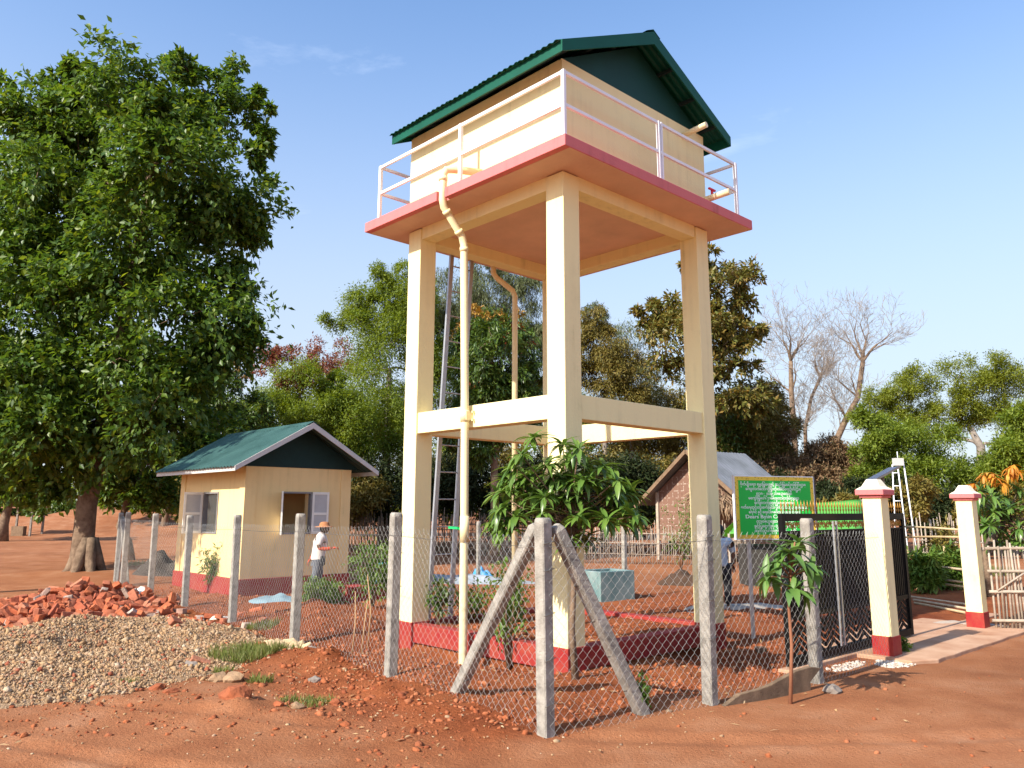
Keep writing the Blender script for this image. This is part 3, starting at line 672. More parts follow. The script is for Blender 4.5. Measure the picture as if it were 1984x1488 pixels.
# gold spears and scrolls
sp = MB().lathe([(.004, -.01), (.005, .03), (.014, .05), (.005, .068), (.007, .08), (.013, .10), (.007, .13), (.001, .175)], 6)
sp.box(-.017, .017, -.004, .004, .046, .056)
spm = sp.mesh('spear_tip', GOLD)
ns = 44
for i in range(ns): inst('spear_tip', spm, G, (.05 + (GL - .1) * i / (ns - 1), 0, GH))
sm_ = MB()
for k in range(1):
    pts = [(.045 * math.cos(a) * (1 - a / 14), 0, .048 * math.sin(a) * (1 - a / 14)) for a in np.linspace(0, 9, 18)]
    sm_.tube(pts, .0075, 5); sm_.tube([(.045, 0, 0), (.05, 0, -.03), (.062, 0, -.055)], .007, 5); sm_.tube([(-.045, 0, 0), (-.05, 0, .03), (-.06, 0, .055)], .007, 5)
smm = sm_.mesh('scroll', GOLD); nsc = 32
for i in range(nsc): inst('scroll', smm, G, (.135 + (GL - .27) * i / (nsc - 1), 0, GH - .15), scale=(1 if i % 2 else -1, 1, 1))
tr = MB(); tr.box(-.1, GL + 4.0, -.09, .09, -.25, -.02); 
trk = tr.build('gate_track', CONC2, None, .01); trk.location = (gp.x, gp.y, .07); trk.rotation_euler = (0, 0, TR); tag(trk, 'low concrete strip carrying the sliding gate', 'gate track')
# concrete apron through the gateway
ap = MB(); pl = Vector((5.06, 11.36)); 
N_ = 14
outl = [(-.30, -.42)] + [(.1 + 4.0 * i / N_, -.60 - .004 * i + random.uniform(-.02, .02)) for i in range(N_ + 1)] + [(4.3, 1.1), (2.0, 1.25), (-.2, 1.0)]
ap.poly([Vector((x, y, -.1)) for x, y in outl], .145, (0, 0, 1))
apo = ap.build('concrete_apron', CONC2, None, .012); apo.location = (pl.x, pl.y, 0); apo.rotation_euler = (0, 0, TR); tag(apo, 'thin dusty concrete apron laid through the gateway', 'pavement', kind='structure')
# lime mortar spilled at the pillar foot
def splat(c, r, label, m, n=40, h=.006, z=None):
    mb = MB(); ring = []
    for k in range(n):
        a = 2 * math.pi * k / n; rr = r * (1 + .35 * math.sin(3 * a + c[0]) * random.random() + random.uniform(-.32, .32))
        ring.append((rr * math.cos(a), rr * .8 * math.sin(a)))
    mb.v = [(x, y, -.02) for x, y in ring] + [(x * .85, y * .85, h) for x, y in ring] + [(0, 0, h * 1.6)]
    for k in range(n):
        k2 = (k + 1) % n; mb.f.append((k, k2, n + k2, n + k)); mb.f.append((n + k, n + k2, 2 * n)); mb.sm += [True, True]
    o = mb.build('mortar_spill', m); o.location = (c[0], c[1], (z if z is not None else hz1(c[0], c[1])) - .004); tag(o, label, 'mortar'); return o
for (px_, py_, rx_, ry_, n_, lab_) in ((1735, 1286, .36, .22, 420, 'pale mortar crumbs around the foot of the near gate pillar'), (1640, 1292, .5, .12, 220, 'pale mortar crumbs along the gate track'), (1142, 1302, .25, .12, 160, 'white mortar crumbs at the foot of the tower column')):
    q = gnd(px_, py_); a_ = rng.uniform(0, 6.28, n_); r_ = np.sqrt(rng.random(n_)); ox, oy = rx_ * r_ * np.cos(a_), ry_ * r_ * np.sin(a_); x = q.x + ox * tcx - oy * tsx; y = q.y + ox * tsx + oy * tcx
    v, tt = rocks(np.stack([x, y, np.maximum(hz(x, y), 0) + .004], 1), rng.gamma(2, .006, n_) + .004, .5); o = npmesh('mortar_crumbs', v, tt, islandmat('mortar_crumb_' + str(px_), [(.50, .42, .35), (.60, .55, .50), (.40, .27, .18)])); tag(o, lab_, 'mortar', kind='stuff')
# broken edging slab along the foot of the front fence
e0 = gnd(1398, 1378); e1 = gnd(1572, 1340); d = (e1 - e0); Ls = d.length
mb = MB(); prof = [(0, .02), (.12, .06), (.3, .12), (.6, .13), (.8, .15), (1.0, .19), (1.25, .24), (1.5, .255), (1.7, .22), (Ls, .10)]
mb.poly([Vector((x, 0, -.1)) for x, _ in (prof[0], prof[-1])] + [Vector((x, 0, z)) for x, z in reversed(prof)], .055, (0, 1, 0))
o = mb.build('edging_slab', mat('dark_slab', (.15, .10, .065), .95, .3, 6, c2=(.24, .16, .10), bump=.6), None, .008); o.location = (e0.x, e0.y, e0.z); o.rotation_euler = (0, 0, math.atan2(d.y, d.x)); tag(o, 'dark broken slab set on edge along the foot of the front fence', 'slab')

# ------------------------------------------------------------------ notice board
sl = at(1424, 983, 12.8); srr = at(1579, 975, 13.2); d = (srr - sl); W_ = math.hypot(d.x, d.y); yaw = math.atan2(d.y, d.x)
NB = thing('notice_board', 'green notice board with gold border and white Burmese lettering on metal posts', 'notice board', (sl.x, sl.y, 0), yaw)
zb, zt_ = at(1427, 1046, 12.8).z, at(1422, 921, 12.8).z
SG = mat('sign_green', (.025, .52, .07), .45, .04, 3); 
def gold_border():
    m, t, b = nt('gold_border'); L = t.links.new; tc = t.nodes.new('ShaderNodeTexCoord'); v = t.nodes.new('ShaderNodeTexVoronoi'); v.inputs['Scale'].default_value = 28
    r = t.nodes.new('ShaderNodeValToRGB'); r.color_ramp.elements[0].color = (.30, .14, .01, 1); r.color_ramp.elements[1].color = (.85, .58, .06, 1); r.color_ramp.elements[0].position = .12; r.color_ramp.elements[1].position = .4
    L(tc.outputs['Object'], v.inputs['Vector']); L(v.outputs['Distance'], r.inputs[0]); L(r.outputs[0], b.inputs['Base Color']); b.inputs['Roughness'].default_value = .5; return m
MB().box(0, W_, .0, .06, zb, zt_).build('board', WHITE, NB)
bd = MB().box(.015, W_ - .015, -.003, -.001, zb + .015, zt_ - .015).build('border', gold_border(), NB)
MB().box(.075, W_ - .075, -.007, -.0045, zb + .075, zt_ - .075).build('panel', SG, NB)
for x in (.26, W_ - .18): MB().box(x - .025, x + .025, .061, .10, -.3, zt_ - .1).build('post', mat('sign_post', (.50, .47, .43), .6, .15, 6), NB)
MB().box(W_ + .002, W_ + .03, .0, .075, zb + .02, zt_).build('side_frame', mat('sign_frame', (.10, .08, .07), .6), NB)
INK = mat('white_ink', (.88, .90, .86), .6, .02)
lines = ['စိုက်ပျိုးရေး၊ မွေးမြူရေးနှင့် ဆည်မြောင်းဝန်ကြီးဌာန', 'ကျေးလက်ဒေသဖွံ့ဖြိုးတိုးတက်ရေးဦးစီးဌာန', '၂၀၁၈ - ၂၀၁၉ ဘဏ္ဍာရေးနှစ်', 'မကွေးမြို့နယ်၊ သမန်းတော(တ)ကျေးရွာ', 'ကျေးလက်ရေရရှိရေးလုပ်ငန်း', 'စက်ရေတွင်းတူးဖော်ခြင်း၊ ပိုက်လိုင်းသွယ်တန်းခြင်း', 'ရေစင် နှင့် ရေပေးစနစ်တည်ဆောက်ခြင်း', 'Dears Bmin Company Ltd.', 'တာဝန်ယူဆောင်ရွက်သည်', 'ခွင့်ပြုငွေကျပ် (၄၂.၇၂) သန်း', 'ဆက်သွယ်ရန်ဖုန်း ၀၉ - ၂၅၆']
def visual(s):
    """put the vowel sign e and the medial ra in front of their syllable, the order they are seen in"""
    out_ = []
    for ch in s:
        if ch in '\u1031\u103c':
            k = len(out_) - 1
            while k > 0 and out_[k] in '\u103b\u103d\u103e\u1039': k -= 1
            out_.insert(max(k, 0), ch)
        elif ch in '\u1039': continue
        else: out_.append(ch)
    return ''.join(out_)
hh = (zt_ - zb - .2) / 11
for i, s in enumerate(lines):
    cu = bpy.data.curves.new('lettering', 'FONT'); cu.body = visual(s); cu.size = .062 if i != 7 else .078; cu.align_x = 'CENTER'; cu.align_y = 'CENTER'; cu.extrude = .0015; cu.offset = .0008
    cu.materials.append(INK)
    o = bpy.data.objects.new('lettering', cu); col.objects.link(o); o.parent = NB; o.rotation_euler = (math.pi / 2, 0, 0); o.location = (W_ * .48, -.0095, zt_ - .10 - hh * (i + .5)); 
    bpy.context.view_layer.update()
    wmax = (W_ - .24) * (.98, .82, .55, .75, .58, .98, .76, .86, .55, .62, .62)[i]
    kx = min(1.6, wmax / o.dimensions.x) if o.dimensions.x > .01 else 1
    me = bpy.data.meshes.new_from_object(o.evaluated_get(bpy.context.evaluated_depsgraph_get())); lc = o.location.copy(); bpy.data.objects.remove(o)
    inst('lettering', me, NB, lc, (math.pi / 2, 0, 0), (kx, 1, 1))

# ------------------------------------------------------------------ rubble heap of bricks
def brick_mesh(k):
    r = random.Random(k); l, w, h = .22 * r.choice((1, 1, .75, .55, .5)), .105, .07
    mb = MB(); c = []
    for z in (-h / 2, h / 2):
        for x, y in ((-l / 2, -w / 2), (l / 2, -w / 2), (l / 2, w / 2), (-l / 2, w / 2)):
            c.append(Vector((x + r.uniform(-.014, .014), y + r.uniform(-.009, .009), z + r.uniform(-.007, .007))))
    mb.quadbox(c); me = mb.mesh('brick', BRICK)
    bm = bmesh.new(); bm.from_mesh(me); bmesh.ops.bevel(bm, geom=bm.edges[:], offset=.006, segments=1, affect='EDGES'); bm.to_mesh(me); bm.free()
    return me
BRM = [brick_mesh(k) for k in range(12)]
BRG = []
for k in range(4):
    me = BRM[k * 3].copy(); me.materials.clear(); me.materials.append(MORTARED); BRG.append(me)
bc = gnd(165, 1172); BP = thing('brick_heap', 'heap of broken red bricks tipped beside the gravel', 'brick heap', (bc.x, bc.y, 0))
HEAP = []      # (px, py centre, radius m, height m)
def heap_h(x, y):
    z = 0
    for cx, cy, r, h in HEAP:
        dd = math.hypot((x - cx) / r, (y - cy) / (r * .9))
        if dd < 1: z = max(z, h * (1 - dd) ** .8)
    return z
for px_, py_, r, h in ((165, 1162, 1.9, .46), (50, 1190, 1.7, .30), (220, 1182, 1.1, .18), (130, 1203, 1.5, .16)):
    g_ = gnd(px_, py_ + 12); HEAP.append((g_.x, g_.y, r, h))
def put_brick(x, y, z, flat=False, grey=.1):
    sc_ = random.uniform(1.0, 1.35)
    rot = (random.gauss(0, .15 if flat else .55), random.gauss(0, .15 if flat else .55), random.uniform(0, 6.28))
    return inst('brick', random.choice(BRG if random.random() < grey else BRM), BP, (x - bc.x, y - bc.y, z), rot, sc_)
# core of small rubble under the bricks
cp_ = []
for cx, cy, r, h in HEAP:
    for _ in range(170):
        a = random.uniform(0, 6.28); q_ = r * math.sqrt(random.random()) * .95; x = cx + q_ * math.cos(a); y = cy + q_ * .9 * math.sin(a); cp_.append((x - bc.x, y - bc.y, hz1(x, y) + heap_h(x, y) - .12))
v, tt = rocks(np.array(cp_), rng.uniform(.08, .2, len(cp_)), .7)
BRCORE = islandmat('brick_rubble', [(.26, .075, .04), (.33, .10, .05), (.29, .085, .045), (.36, .15, .09)], .95)
o = npmesh('rubble_core', v, tt, BRCORE, BP); o['kind'] = 'stuff'
cnt = 0
while cnt < 225:
    cx, cy, r, h = random.choices(HEAP, (4, 3, 2, 2))[0]
    a = random.uniform(0, 6.28); q_ = r * math.sqrt(random.random()); x = cx + q_ * math.cos(a); y = cy + q_ * .9 * math.sin(a)
    put_brick(x, y, hz1(x, y) + heap_h(x, y) + random.uniform(-.01, .05)); cnt += 1
# single bricks strewn between heap and fence and on the gravel edge
for px_, py_ in [(250 + 12 * k + random.uniform(-8, 8), 1196 + random.uniform(-14, 26) + .05 * k) for k in range(22)] + [(270, 1203), (330, 1208), (300, 1178), (345, 1187), (405, 1218), (380, 1207), (360, 1222)]:
    g_ = gnd(px_, py_); put_brick(g_.x, g_.y, hz1(g_.x, g_.y) + .04, True, .12)

# ------------------------------------------------------------------ gravel heap
gc = Vector((-6.35, 11.5))
def gh(x, y):
    dx = (x - gc.x); dy = (y - gc.y); a = .25; u = dx * math.cos(a) + dy * math.sin(a); v = -dx * math.sin(a) + dy * math.cos(a)
    rr = np.sqrt((u / 2.75) ** 2 + (v / 3.5) ** 2) * (1 + .28 * fbm(x * .9, y * .9, 4))
    return np.clip(1 - rr, -.3, 1), .36 * np.clip(1 - rr, 0, 1) ** .85 * (1 + .7 * fbm(x * 1.3, y * 1.3, 4))
gx = np.linspace(gc.x - 3.6, gc.x + 3.6, 110); gy = np.linspace(gc.y - 4.2, gc.y + 4.2, 130); GX, GY = np.meshgrid(gx, gy)
k_, zg = gh(GX, GY); ZG = np.where(k_ > 0, hz(GX, GY) + zg, hz(GX, GY) - .05)
idg = np.arange(GX.size).reshape(GX.shape); qd = np.stack([idg[:-1, :-1], idg[:-1, 1:], idg[1:, 1:], idg[1:, :-1]], -1).reshape(-1, 4)
GRAVM = mat('gravel_bed', (.30, .18, .10), 1, .4, 45, c2=(.44, .30, .18), bump=1, bscale=60)
gr = npmesh('gravel_heap', np.stack([GX, GY, ZG], -1).reshape(-1, 3), qd, GRAVM, smooth=True); tag(gr, 'low spread heap of pale tan gravel beside the side fence', 'gravel', kind='stuff')
n_ = 150000; x = rng.uniform(gc.x - 3.6, gc.x + 3.6, n_); y = rng.uniform(gc.y - 4.2, gc.y + 4.2, n_); k_, zg = gh(x, y)
keep = (k_ > -.10) & (rng.random(n_) < np.clip(.22 + k_ * 9, .06, 1)); x, y, k_, zg = x[keep], y[keep], k_[keep], zg[keep]
OCT_V = np.array([(1, 0, 0), (0, 1, 0), (-1, 0, 0), (0, -1, 0), (0, 0, 1), (0, 0, -1)], float); OCT_F = np.array([(0, 1, 4), (1, 2, 4), (2, 3, 4), (3, 0, 4), (1, 0, 5), (2, 1, 5), (3, 2, 5), (0, 3, 5)])
def octas(pos, size):
    n = len(pos); v = OCT_V[None] * (1 + rng.uniform(-.35, .35, (n, 6, 3))) + rng.normal(0, .15, (n, 6, 3)); q = nrm(rng.normal(size=(n, 4))); w, a, b, c = q.T
    Rm = np.stack([1 - 2 * (b * b + c * c), 2 * (a * b - c * w), 2 * (a * c + b * w), 2 * (a * b + c * w), 1 - 2 * (a * a + c * c), 2 * (b * c - a * w), 2 * (a * c - b * w), 2 * (b * c + a * w), 1 - 2 * (a * a + b * b)], 1).reshape(n, 3, 3)
    v = np.einsum('nij,nkj->nki', Rm, v * np.array([1.1, .9, .7])); v = v * np.asarray(size)[:, None, None] + pos[:, None]
    return v.reshape(-1, 3), (np.arange(n)[:, None, None] * 6 + OCT_F[None]).reshape(-1, 3)
v, tt = octas(np.stack([x, y, hz(x, y) + zg + rng.uniform(-.004, .010, len(x))], 1), rng.gamma(2.6, .0036, len(x)) + .004)
STONES = islandmat('gravel_stones', [(.35, .205, .10), (.42, .265, .14), (.23, .135, .072), (.44, .32, .205), (.35, .21, .10), (.23, .15, .10), (.39, .27, .155), (.28, .12, .06), (.50, .40, .28)], .9, .3)
o = npmesh('gravel_stones', v, tt, STONES, gr); o['kind'] = 'stuff'
k2 = rng.choice(len(x), 900, replace=False); v, tt = octas(np.stack([x[k2], y[k2], hz(x[k2], y[k2]) + zg[k2] + .012], 1), rng.uniform(.022, .052, 900)); o = npmesh('gravel_cobbles', v, tt, STONES, gr); o['kind'] = 'stuff'
k2 = rng.choice(len(x), 240, replace=False); v, tt = octas(np.stack([x[k2], y[k2], hz(x[k2], y[k2]) + zg[k2] + .01], 1), rng.uniform(.018, .045, 240)); o = npmesh('brick_chips', v, tt, BRCORE, gr); o['kind'] = 'stuff'

# ------------------------------------------------------------------ clods and pebbles in the dug soil
n_ = 42000; x = rng.uniform(-9, 6, n_); y = 6.6 + 14 * rng.random(n_) ** 1.7
lo_ = loose(x, y); lx = (x - TO.x) * tcx + (y - TO.y) * tsx; ly = -(x - TO.x) * tsx + (y - TO.y) * tcx
keep = (rng.random(n_) < .012 + .16 * sstep(4.2, 2.6, np.hypot(x + 2.6, y - 9.2)) * (y > 7.4) + .9 * lo_) & (fbm(x * .9, y * .9, 2) > rng.uniform(-.5, .25, n_))
x, y = x[keep], y[keep]
CLOD = islandmat('soil_clods', [(.27, .075, .03), (.34, .11, .045), (.22, .06, .026), (.37, .14, .065), (.31, .09, .036)], 1, .6)
v, tt = rocks(np.stack([x, y, hz(x, y) + .002], 1), np.clip(rng.gamma(1.5, .0075, len(x)) + .004, 0, .042), .7, .5)
o = npmesh('soil_clods', v, tt, CLOD); tag(o, 'loose red clods scattered over the dug earth', 'soil', kind='stuff')
n_ = 900; x = rng.uniform(-5.5, 2, n_); y = rng.uniform(6.8, 12, n_)
v, tt = rocks(np.stack([x, y, hz(x, y) + .002], 1), rng.gamma(2.2, .003, n_) + .003, .7)
o = npmesh('pale_pebbles', v, tt, STONES); tag(o, 'pale pebbles strewn over the red earth', 'pebbles', kind='stuff')
# dry leaf and straw litter along the fences
n_ = 1500; x = rng.uniform(-6, 4.5, n_); y = 7 + 7 * rng.random(n_) ** 1.3; keep = rng.random(n_) < .15 + .85 * loose(x, y); x, y = x[keep], y[keep]; m_ = len(x)
d_ = rng.normal(size=(m_, 3)); d_[:, 2] = rng.normal(0, .25, m_); nn_ = rng.normal(0, .4, (m_, 3)); nn_[:, 2] = 1
v, tt = leaf_arrays(np.stack([x, y, hz(x, y) + .012], 1), d_, nn_, rng.uniform(.03, .11, m_), rng.uniform(.006, .03, m_), .25)
o = npmesh('leaf_litter', v, tt, leafmat('dry_litter', [(.38, .22, .10), (.46, .30, .15), (.30, .16, .08), (.52, .38, .22)], .1, .8)); tag(o, 'dry leaves and straw littered along the fence lines', 'litter', kind='stuff')
# bigger stones that stand out one by one
def stone(px_, py_, s, label, c, nm='stone', sq=.7):
    g_ = gnd(px_, py_); bm = bmesh.new(); bmesh.ops.create_icosphere(bm, subdivisions=2, radius=1)
    for vv in bm.verts:
        k = 1 + .5 * noise.noise(vv.co * 1.3 + Vector((px_, py_, 0))) + .16 * noise.noise(vv.co * 4 + Vector((py_, 0, 0))); vv.co = Vector((vv.co.x * s * k * 1.15, vv.co.y * s * k * .9, vv.co.z * s * k * sq))
    me = bpy.data.meshes.new(nm); bm.to_mesh(me); bm.free(); me.materials.append(c)
    o = bpy.data.objects.new(nm, me); col.objects.link(o); o.location = (g_.x, g_.y, hz1(g_.x, g_.y) + s * sq * .35); o.rotation_euler.z = px_; tag(o, label, 'stone'); return o
RS = mat('red_rock', (.29, .085, .035), .95, .3, 5, bump=.8, bscale=25); TS = mat('tan_rock', (.30, .19, .11), .95, .3, 5, bump=.6, bscale=25); GS = mat('grey_rock', (.24, .20, .17), .95, .25, 5, bump=.6, bscale=25)
stone(22, 1352, .13, 'dark reddish rock on the open edge of the gravel', mat('brown_rock', (.22, .10, .06), .95, .3, 5, bump=.8)); stone(455, 1372, .15, 'large red lump of earth in front of the grass tuft', RS, 'earth_lump'); stone(452, 1322, .12, 'tan rounded stone touching the grass tuft', TS); stone(425, 1322, .10, 'smaller tan stone touching the grass tuft', TS)
stone(370, 1297, .09, 'grey-tan stone lying on the gravel beside a red brick piece', GS); stone(603, 1268, .10, 'grey stone beside the torn cardboard', GS); stone(610, 1325, .07, 'small grey stone on the red mound', GS); stone(330, 1345, .07, 'flat red stone on the gravel edge', RS, sq=.4); stone(305, 1338, .07, 'red lump on the gravel edge', RS)
stone(540, 1375, .05, 'small red stone by the low grass', RS); stone(575, 1378, .06, 'pale chipped stone by the low grass', TS); stone(650, 1372, .06, 'broken red brick lump in the rubble', RS)
stone(1475, 1258, .09, 'dark clod beyond the notice board post', mat('dark_rock', (.12, .07, .045), .95, .3, 5)); stone(1612, 1345, .09, 'grey mortar lump in front of the fence post', GS)
g_ = gnd(340, 1238); 
bo = inst('broken_brick', BRM[2], None, (g_.x, g_.y, hz1(g_.x, g_.y) + float(gh(np.array([g_.x]), np.array([g_.y]))[1][0]) + .04), (.5, .35, 1.1), 1.3); tag(bo, 'broken red brick lying alone on the gravel', 'brick')
g_ = gnd(388, 1292); bo = inst('broken_brick', BRM[4], None, (g_.x, g_.y, hz1(g_.x, g_.y) + .05), (.2, .3, .4), 1.2); tag(bo, 'red brick piece at the gravel edge', 'brick')
# ------------------------------------------------------------------ trees
def foliage(cl, per, Ln, W, droop=.25, twigs=14, spread=.16, horiz=.5, seed=1, lvar=.3, t0=(.25, .6), lens=(.35, .6), up=.35):
    """leaf rhombs along short twigs that radiate from clump centres; cl = (n,4) centre and radius"""
    r = np.random.default_rng(seed); cl = np.asarray(cl, float); n = len(cl)
    c = np.repeat(cl[:, :3], twigs, 0); rad = np.repeat(cl[:, 3], twigs)[:, None]
    td = r.normal(size=(n * twigs, 3)); td[:, 2] *= (1 - horiz * .5); td[:, 2] += up; td = nrm(td)
    t0 = c + td * rad * r.uniform(*t0, (len(c), 1)); ln = rad * r.uniform(*lens, (len(c), 1))
    p0 = np.repeat(t0, per, 0); d0 = np.repeat(td, per, 0); l0 = np.repeat(ln, per, 0); N = len(p0)
    t = r.random((N, 1)); p = p0 + d0 * l0 * t; p[:, 2] -= (droop * l0 * t * t)[:, 0]
    p += r.normal(0, 1, (N, 3)) * np.repeat(rad, per, 0) * spread
    d = d0 * .7 + r.normal(0, .6, (N, 3)); d[:, 2] -= droop * 1.2
    nn = r.normal(0, .55, (N, 3)); nn[:, 2] += 1.0; nn += d0 * .45
    s = r.uniform(1 - lvar, 1 + lvar, N)
    return leaf_arrays(p, d, nn, Ln * s, W * s)
def branches(base, trunk, tr0, targets, seed, rmin=.02, n=7, pull=.35, taper=.62):
    """trunk polyline then limbs grown greedily to the clump centres"""
    rd = random.Random(seed); mb = MB(); nodes = []
    m = len(trunk); rr = [tr0 * (1 - .55 * i / (m - 1)) for i in range(m)]; rr[0] *= 1.35
    mb.tube(trunk, rr, 12)
    for i in range(m // 3, m): nodes.append((Vector(trunk[i]), rr[i] * .8))
    T_ = sorted([Vector(t) for t in targets], key=lambda q: (q - Vector(trunk[-1])).length)
    for q in T_:
        best = min(nodes, key=lambda nd: (nd[0] - q).length + max(0, nd[0].z - q.z + .2) * 1.2)
        a, ra = best; L_ = (q - a).length
        if L_ < .15: continue
        r0 = max(rmin, min(ra * .72, .05 + L_ * .03)); mids = []
        for k in range(1, 5):
            t = k / 4; p = a.lerp(q, t); p.z += math.sin(t * math.pi) * L_ * .10; p += Vector((rd.gauss(0, 1), rd.gauss(0, 1), rd.gauss(0, 1))) * L_ * .04 * (t < 1)
            mids.append(p)
        rs = [r0] + [max(rmin * .5, r0 * (1 - .6 * k / 4)) for k in range(1, 5)]
        mb.tube([a] + mids, rs, n if r0 > .05 else 5)
        for p, r_ in zip(mids, rs[1:]): nodes.append((p, r_))
    return mb
def blobs(specs, Y, dy, count, rmul=(.55, 1.0), seed=1, squash=1.0):
    """random clump centres in pixel-traced ellipses set at distance Y: (px, py, rx, ry) -> world clumps"""
    rd = random.Random(seed); out_ = []
    area = [s[2] * s[3] for s in specs]
    k = Y / (FPX * cp) * .98
    while len(out_) < count:
        s = rd.choices(specs, area)[0]
        while True:
            a, b, c = rd.uniform(-1, 1), rd.uniform(-1, 1), rd.uniform(-1, 1)
            q = a * a + b * b + c * c
            if q < 1 and (q > .30 or rd.random() < .45): break
        p = at(s[0] + a * s[2], s[1] + b * s[3], Y); off = c * min(s[2], s[3] * 1.3) * k * dy
        p = p + Vector((p.x / Y, 1, 0)) * off
        out_.append((p.x, p.y, p.z, min(s[2], s[3]) * k * rd.uniform(*rmul)))
    return out_
def make_tree(name, label, base, specs, Y, count, per, Ln, W, leaf, bark=BARK, tr=.2, dy=1., rm=(.22, .36), droop=.25, twigs=14, trunk=None, seed=1, group=None, limb_n=None, spread=.16, horiz=.5, rmin=.02, extra=None, cat='tree'):
    base = Vector(base); T_ = thing(name, label, cat, base, group=group)
    cl = np.array(blobs(specs, Y, dy, count, rm, seed)); cl[:, :3] -= np.array(base)
    lowest = cl[:, 2].min()
    if trunk is None:
        cx, cy = cl[:, 0].mean(), cl[:, 1].mean(); top = cl[:, 2].mean()
        trunk = [Vector((0, 0, -.3)), Vector((cx * .1, cy * .1, top * .3)), Vector((cx * .4, cy * .4, top * .6)), Vector((cx * .8, cy * .8, top * .95))]
    tgt = [c[:3] for c in cl]; rd = random.Random(seed); rd.shuffle(tgt)
    tb = branches(base, trunk, tr, tgt[:limb_n or len(tgt)], seed, rmin).build('trunk', bark, T_)
    v, t = foliage(cl, per, Ln, W, droop, twigs, spread, horiz, seed)
    npmesh('crown', v, t, leaf, T_)
    if extra:
        for (nm_, m_, sp_, cnt_, rm_, per_, L2, W2) in extra:
            c2 = np.array(blobs(sp_, Y, dy, cnt_, rm_, seed + 5)); c2[:, :3] -= np.array(base)
            v, t = foliage(c2, per_, L2, W2, droop, twigs, spread, horiz, seed + 9); npmesh(nm_, v, t, m_, T_)
    return T_
LF_BIG = leafmat('broad_leaf', [(.055, .115, .019), (.09, .165, .024), (.04, .09, .017), (.14, .215, .028), (.07, .135, .021), (.20, .255, .033)], .38, .42, .35)
LF_NEEM = leafmat('feathery_leaf', [(.13, .19, .022), (.18, .24, .026), (.09, .145, .018), (.24, .29, .034), (.15, .20, .024)], .4, .55)
LF_DARK = leafmat('mango_far_leaf', [(.05, .095, .017), (.07, .125, .02), (.10, .16, .024), (.036, .075, .014), (.15, .20, .03)], .28, .4, .45)
LF_EUC = leafmat('drooping_leaf', [(.10, .125, .05), (.13, .15, .06), (.08, .10, .04), (.16, .17, .065)], .2, .55)
LF_OLIVE = leafmat('olive_leaf', [(.20, .16, .03), (.16, .14, .03), (.25, .18, .04), (.12, .12, .025), (.22, .15, .035)], .25, .55)
LF_SPARSE = leafmat('tough_leaf', [(.13, .145, .03), (.17, .155, .032), (.09, .115, .024), (.25, .165, .04), (.14, .15, .034), (.29, .18, .045)], .3, .45, .4)
LF_RED = leafmat('russet_leaf', [(.22, .075, .045), (.28, .10, .055), (.18, .08, .05), (.25, .12, .06)], .25, .6)
LF_ACA = leafmat('acacia_leaf', [(.18, .215, .022), (.22, .25, .027), (.13, .175, .02), (.28, .29, .034)], .4, .55)
LF_BROWN = leafmat('dry_scrub', [(.20, .12, .06), (.15, .10, .05), (.25, .14, .07), (.10, .09, .035)], .15, .7)
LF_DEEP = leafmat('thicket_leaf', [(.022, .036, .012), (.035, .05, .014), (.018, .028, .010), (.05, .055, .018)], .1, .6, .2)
LF_YEL = leafmat('mango_blossom', [(.42, .26, .05), (.35, .24, .05), (.48, .22, .05)], .2, .6)
LF_ORANGE = leafmat('orange_new_leaf', [(.55, .24, .03), (.60, .32, .04), (.50, .18, .03), (.62, .38, .05)], .35, .5)
LF_RUST = leafmat('rust_new_leaf', [(.34, .08, .03), (.42, .12, .04), (.28, .07, .03)], .25, .5)

# the large broad-leaved tree by the fence end
bt = Vector((-13.0, 25.3, -.05))
BIG = [(265, 240, 185, 115), (395, 270, 90, 140), (130, 280, 105, 110), (230, 420, 250, 150), (400, 420, 90, 120), (60, 430, 130, 110), (230, 620, 260, 150), (60, 620, 150, 140), (400, 610, 85, 110), (180, 800, 230, 130), (330, 780, 130, 110), (30, 820, 140, 120), (110, 900, 150, 70), (330, 900, 90, 60), (-80, 640, 90, 250), (350, 150, 90, 45), (180, 160, 90, 45)]
trunk_big = [at(158, 1118, 25.3), at(160, 1060, 25.3), at(168, 980, 25.3), at(190, 880, 25.2), at(215, 740, 25.2), at(245, 600, 25.2), at(270, 480, 25.1), at(290, 380, 25.1), at(300, 250, 25.1)]
trunk_big = [p - bt for p in trunk_big]; trunk_big[0].z = -.4
make_tree('broadleaf_tree', 'large dark green broad-leaved tree by the end of the fence', bt, BIG, 25.3, 145, 42, .225, .118, LF_BIG, BARK, .34, .95, (.60, .95), .5, 22, trunk_big, 3, limb_n=150, spread=.09, rmin=.025, extra=[('sprays', LF_BIG, [(345, 135, 60, 22), (455, 150, 30, 35), (190, 160, 70, 20), (110, 205, 45, 30), (500, 230, 22, 90), (505, 330, 22, 60), (490, 420, 25, 60), (470, 560, 25, 60), (490, 650, 25, 50), (420, 690, 60, 30), (20, 200, 40, 60), (430, 870, 60, 40)], 90, (.5, .85), 7, .22, .11)])
# root flare
fl = MB()
for a in (0.2, 1.5, 2.6, 3.7, 4.6, 5.5):
    d_ = Vector((math.cos(a), math.sin(a), 0)); fl.tube([d_ * .12 + Vector((0, 0, 1.1)), d_ * .30 + Vector((0, 0, .5)), d_ * .48 + Vector((0, 0, .12)), d_ * .85 + Vector((0, 0, -.12))], [.17, .18, .13, .05], 8)
flo = fl.build('root_flare', BARK); flo.parent = bpy.data.objects['broadleaf_tree']
